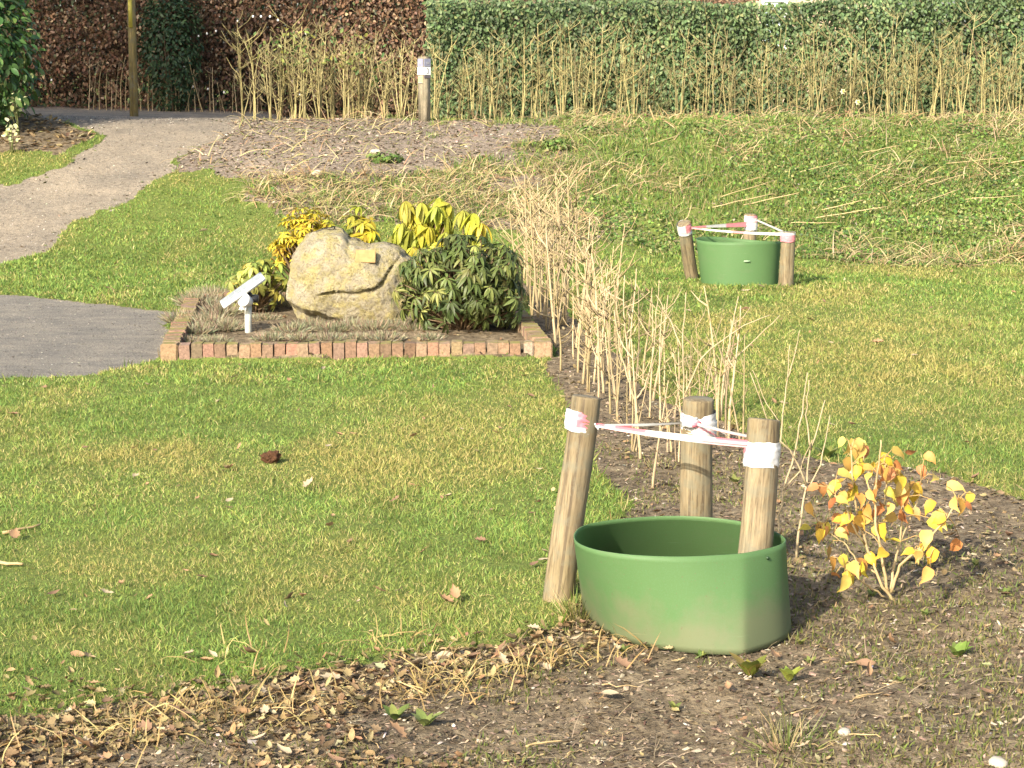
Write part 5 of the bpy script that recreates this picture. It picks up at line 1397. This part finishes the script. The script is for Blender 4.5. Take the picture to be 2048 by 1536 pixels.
# pebbles
def pebble(p, s, label, group, seed):
    bm = bmesh.new(); bmesh.ops.create_icosphere(bm, subdivisions=2, radius=1)
    for v in bm.verts:
        v.co *= 1 + .22 * mnoise.noise(v.co * 1.6 + Vector((seed * 3.1, 0, 0))); v.co.z *= .6
    me = bpy.data.meshes.new("pebble"); bm.to_mesh(me); bm.free(); me.materials.append(M['pebble'])
    for q in me.polygons: q.use_smooth = True
    o = bpy.data.objects.new("pebble", me); COL.objects.link(o); o.location = p + Vector((0, 0, s * .3)); o.scale = (s * 1.25, s, s); o.rotation_euler = (0, 0, seed)
    return tag(o, label, "pebble", group)
pebble(gpt(1688, 1487), .016, "round pale pebble beside the dry grass tuft at the bottom right", None, 1)
pebble(gpt(1995, 1536), .022, "largest pale stone at the lower right corner", None, 2)
pebble(gpt(752, 308), .05, "white stone on the bare bank left of the waymarker", None, 3); pebble(gpt(635, 352), .06, "white stone at the lower edge of the bare bank", None, 4)
base_p = []
i = 0
while i < 70:
    y = 4.4 + 3.5 * rnd.random() ** 1.2; x = rnd.uniform(-.3, 1) * .27 * y
    if zones(np.array([x]), np.array([y]))[0] != 2: continue
    p = Vector((x, y, float(gz_at(x, y)))); s = .002 + .004 * rnd.random() ** 1.5
    if len(base_p) < 5: base_p.append(pebble(p, s, "tiny pale pebble on the bare soil", "pebbles on the soil", 10 + i))
    else:
        c = base_p[i % 5].copy(); COL.objects.link(c); c.location = p + Vector((0, 0, s * .3)); c.scale = (s * 1.3, s, s); c.rotation_euler = (0, 0, rnd.uniform(0, 6))
    i += 1
i = 0; bpk = []
while i < 60:
    px = rnd.uniform(380, 1150); py = rnd.uniform(248, 350); p = gpt(px, py)
    if zones(np.array([p.x]), np.array([p.y]))[0] != 3: continue
    s = .006 + .012 * rnd.random() ** 2
    if len(bpk) < 4: bpk.append(pebble(p, s, "small pale stone on the bare bank below the hedges", "stones on the bare bank", 90 + i))
    else:
        c = bpk[i % 4].copy(); COL.objects.link(c); c.location = p + Vector((0, 0, s * .3)); c.scale = (s * 1.3, s, s); c.rotation_euler = (0, 0, rnd.uniform(0, 6))
    i += 1

# weeds
def weed(px, py, s, n, pal, label, group=None, seed=0, tall=.3):
    r = np.random.default_rng(seed); a = np.arange(n) * 2.4 + r.normal(0, .3, n)
    d = np.stack([np.cos(a), np.sin(a), 1.1 + tall + r.random(n) * .8], -1); nn = np.stack([-np.cos(a) * .8, -np.sin(a) * .8, np.ones(n)], -1); d /= np.linalg.norm(d, axis=1, keepdims=True); nn = nn - (nn * d).sum(1, keepdims=True) * d
    o = scat_obj("weed", leaf_tpl(.5, .2, .35, 5), np.stack([.004 * np.cos(a), .004 * np.sin(a), .003 * np.arange(n) / n], -1), basis(nn, d), 1.35 * s * (.6 + .5 * r.random(n)), pick(pal, n, .15, None, r), M['yleaf'])
    o.location = gpt(px, py); return tag(o, label, "weed", group)
GP = [(0.13, 0.19, 0.045), (0.19, 0.23, 0.06), (0.24, 0.26, 0.075)]
weed(1500, 1360, .055, 11, [(0.15, 0.19, 0.03), (0.24, 0.25, 0.05), (0.30, 0.24, 0.06)], "olive green leafy weed on the soil in front of the near collar", None, 1, .9)
weed(1578, 1360, .04, 9, [(0.36, 0.42, 0.08), (0.3, 0.38, 0.07)], "bright lime weed right of the olive one before the near collar", None, 2, .8)
weed(1915, 1302, .04, 12, [(0.17, 0.27, 0.055), (0.22, 0.30, 0.07)], "bright green weed on the soil at the right below the yellow shrub", None, 3, .3)
weed(1655, 915, .05, 14, GP, "green weed by the lawn edge behind the yellow shrub", None, 4)
weed(1470, 970, .035, 9, GP, "small green weed on the dark soil between the stakes", None, 5)
weed(850, 1455, .04, 8, [(0.25, 0.31, 0.09), (0.2, 0.26, 0.07)], "pale green weed in the leaf litter at the bottom", None, 6)
weed(790, 1440, .035, 8, GP, "lime weed left of the pale one in the leaf litter", None, 7)
weed(1330, 1215, .0001, 3, GP, "x", None, 8) if False else None
for k, (px, py) in enumerate([(1400, 1312), (1245, 1300), (1600, 1285), (1745, 1195), (1170, 1300), (1850, 1240), (1950, 1140), (1620, 1320), (1800, 1370), (1350, 1420), (2010, 1200), (1900, 1060)]):
    weed(px, py, .018, 9, GP, "tiny green seedling on the bare soil", "seedlings on the soil", 20 + k, .5)
for k, (px, py) in enumerate([(1820, 345), (1390, 265), (1180, 265), (770, 325), (1270, 320), (1110, 300)]):
    o = leaf_ball(None, (0, 0, .05), (.20, .12, .05), 160, .045, [(0.10, 0.18, 0.04), (0.15, 0.23, 0.055), (0.2, 0.26, 0.07)], None, M['hedge'], leaf_tpl(.6, .2, .2, 3), .2, 60 + k, .2, "weed")
    o.location = gpt(px, py); tag(o, "low green leafy weed clump on the bank", "weed", "leafy weeds on the bank")
tuft_plant("grass_tuft", gpt(1570, 1505), .05, .15, 90, [(0.42, 0.33, 0.18), (0.30, 0.27, 0.12), (0.16, 0.2, 0.05)], "sprawling dry grass tuft at the bottom right", "grass tuft", None, 3, .003, 1.3)
tuft_plant("grass_tuft", gpt(1160, 1235), .04, .12, 120, [(0.36, 0.28, 0.14), (0.26, 0.25, 0.08), (0.14, 0.2, 0.05)], "dry grass tuft against the left foot of the near collar", "grass tuft", None, 4, .003, .9)

# clod, sticks
bm = bmesh.new(); bmesh.ops.create_icosphere(bm, subdivisions=4, radius=1)
for v in bm.verts: v.co *= 1 + .35 * mnoise.fractal(v.co * 1.8, 1, 2, 4); v.co.z *= .75
me = bpy.data.meshes.new("clod"); bm.to_mesh(me); bm.free(); me.materials.append(M['clod'])
o = bpy.data.objects.new("earth_clod", me); COL.objects.link(o); o.location = gpt(543, 925) + Vector((0, 0, .025)); o.scale = (.040, .036, .034); tag(o, "dark brown clod of earth lying on the lawn", "clod")
def stick(P0, P1, r, label, group=None, col=(1, .9, .75), lift=.012):
    g = Geo(); a, b_ = Vector(P0), Vector(P1); pts = [a.lerp(b_, k / 5) + Vector((rnd.gauss(0, .004), rnd.gauss(0, .006), lift + rnd.gauss(0, .002))) - a for k in range(6)]
    g.tube(pts, [r * (1 - .08 * k) for k in range(6)], 7, col); o = g.build("stick", M['twig']); o.location = a; return tag(o, label, "stick", group)
stick(gpt(8, 1072), gpt(85, 1056), .006, "short pale stick on the lawn at the left edge"); stick(gpt(-10, 1128), gpt(45, 1133), .007, "pale stick poking in from the left edge of the lawn")
a = gpt(1312, 248); stick(a, dp(1298, 212, a.y - .05), .013, "short cut pale stake leaning at the foot of the green hedge")
stick(gpt(1050, 1496), gpt(1130, 1488), .003, "straight thin twig on the soil at the bottom"); stick(gpt(1000, 1320), gpt(1060, 1265), .003, "bent twig at the edge of the front lawn")
for k in range(22):
    a = gpt(rnd.uniform(1150, 2040), rnd.uniform(290, 470)); l = rnd.uniform(.25, .7); an = rnd.gauss(.5, .5); q = a + Vector((l * math.cos(an), l * math.sin(an) * .6, 0)); q.z = float(gz_at(q.x, q.y)) + .08
    stick(a, q, .0035 + .002 * rnd.random(), "pale dry stalk lying on the grassy bank", "dry stalks on the bank", (1.25, 1.2, 1.05), .05)
stick(gpt(1440, 385), gpt(1580, 350), .006, "long dry stalk lying on the green bank"); stick(gpt(1950, 300), gpt(2015, 288), .008, "pale arched stalk near the right end of the bank")
for k in range(26):
    y = 4.4 + 2.2 * rnd.random(); x = rnd.uniform(-.9, 1) * .25 * y
    if zones(np.array([x]), np.array([y]))[0] != 2: continue
    a = Vector((x, y, float(gz_at(x, y)))); l = .04 + .08 * rnd.random(); an = rnd.gauss(0, .6); q = a + Vector((l * math.cos(an), l * math.sin(an), 0)); q.z = float(gz_at(q.x, q.y))
    stick(a, q, .0014 + .001 * rnd.random(), "thin broken twig on the bare soil", "broken twigs on the soil", lift=.006)

# pale flowers
def daffodil(p, h, label, pc=(0.85, 0.83, 0.5), s=.035):
    root = empty("daffodil", p, label, "flower"); g = Geo(); g.tube([(0, 0, -.02), (.01, 0, h * .6), (.02, -.02, h)], [.004, .0035, .003], 5, (.5, .8, .35)); g.build("stem", M['twig'], root)
    n = 6; a = np.arange(n) * 1.047; d = np.stack([np.cos(a), -.15 + 0 * a, np.sin(a)], -1); nn = np.tile([0., -1., .25], (n, 1))
    scat_obj("petals", leaf_tpl(.6, .1, .1, 4), np.tile([.02, -.03, h], (n, 1)), basis(nn, d), np.full(n, s), np.tile(pc, (n, 1)), M['yleaf'], root)
    g = Geo(); g.tube([(.02, -.03, h), (.02, -.055, h + .005)], [.008, .013], 8, (0.85, .7, .1), False); g.build("trumpet", M['paint'], root)
    n = 7; a = rng.random(n) * 6.28; scat_obj("leaves", BLADE, np.zeros((n, 3)), basis(yawtilt(a, .25 + 0 * a), rng.standard_normal((n, 3))), np.stack([np.full(n, .012), np.full(n, h * .6), np.full(n, h * .85)], -1), pick([(0.13, 0.2, 0.08)], n), M['grass'], root)
p = dp(1680, 247, 23.4); p.z = tz(p.x, p.y); daffodil(p, .32, "pale daffodil before the green hedge, the taller of two")
p = dp(1710, 249, 23.35); p.z = tz(p.x, p.y); daffodil(p, .20, "pale daffodil before the green hedge, the lower of two")
for k, (px, py, h, lb) in enumerate([(48, 262, .34, "upper cluster of pale green flowers under the evergreen shrub"), (36, 292, .22, "lower cluster of pale green flowers under the evergreen shrub")]):
    p = gpt(px, py); p.y -= .25; p.z = tz(p.x, p.y); root = empty("hellebore", p, lb, "flower")
    n = 26; q = np.stack([rng.normal(0, .05, n), rng.normal(0, .04, n), h + rng.normal(0, .05, n)], -1)
    scat_obj("bloom", leaf_tpl(.8, .2, .2, 3), q, basis(rng.standard_normal((n, 3)) * .6 + [-.2, -.8, .5], rng.standard_normal((n, 3))), np.full(n, .045), pick([(0.6, 0.66, 0.3), (0.7, 0.72, 0.42)], n), M['yleaf'], root)
    bush_stems(root, [tuple(q[i] - [0, 0, .02]) for i in range(0, n, 4)], (0, 0, -.02), .004, M['bark'], (.6, .9, .4), .02, k)
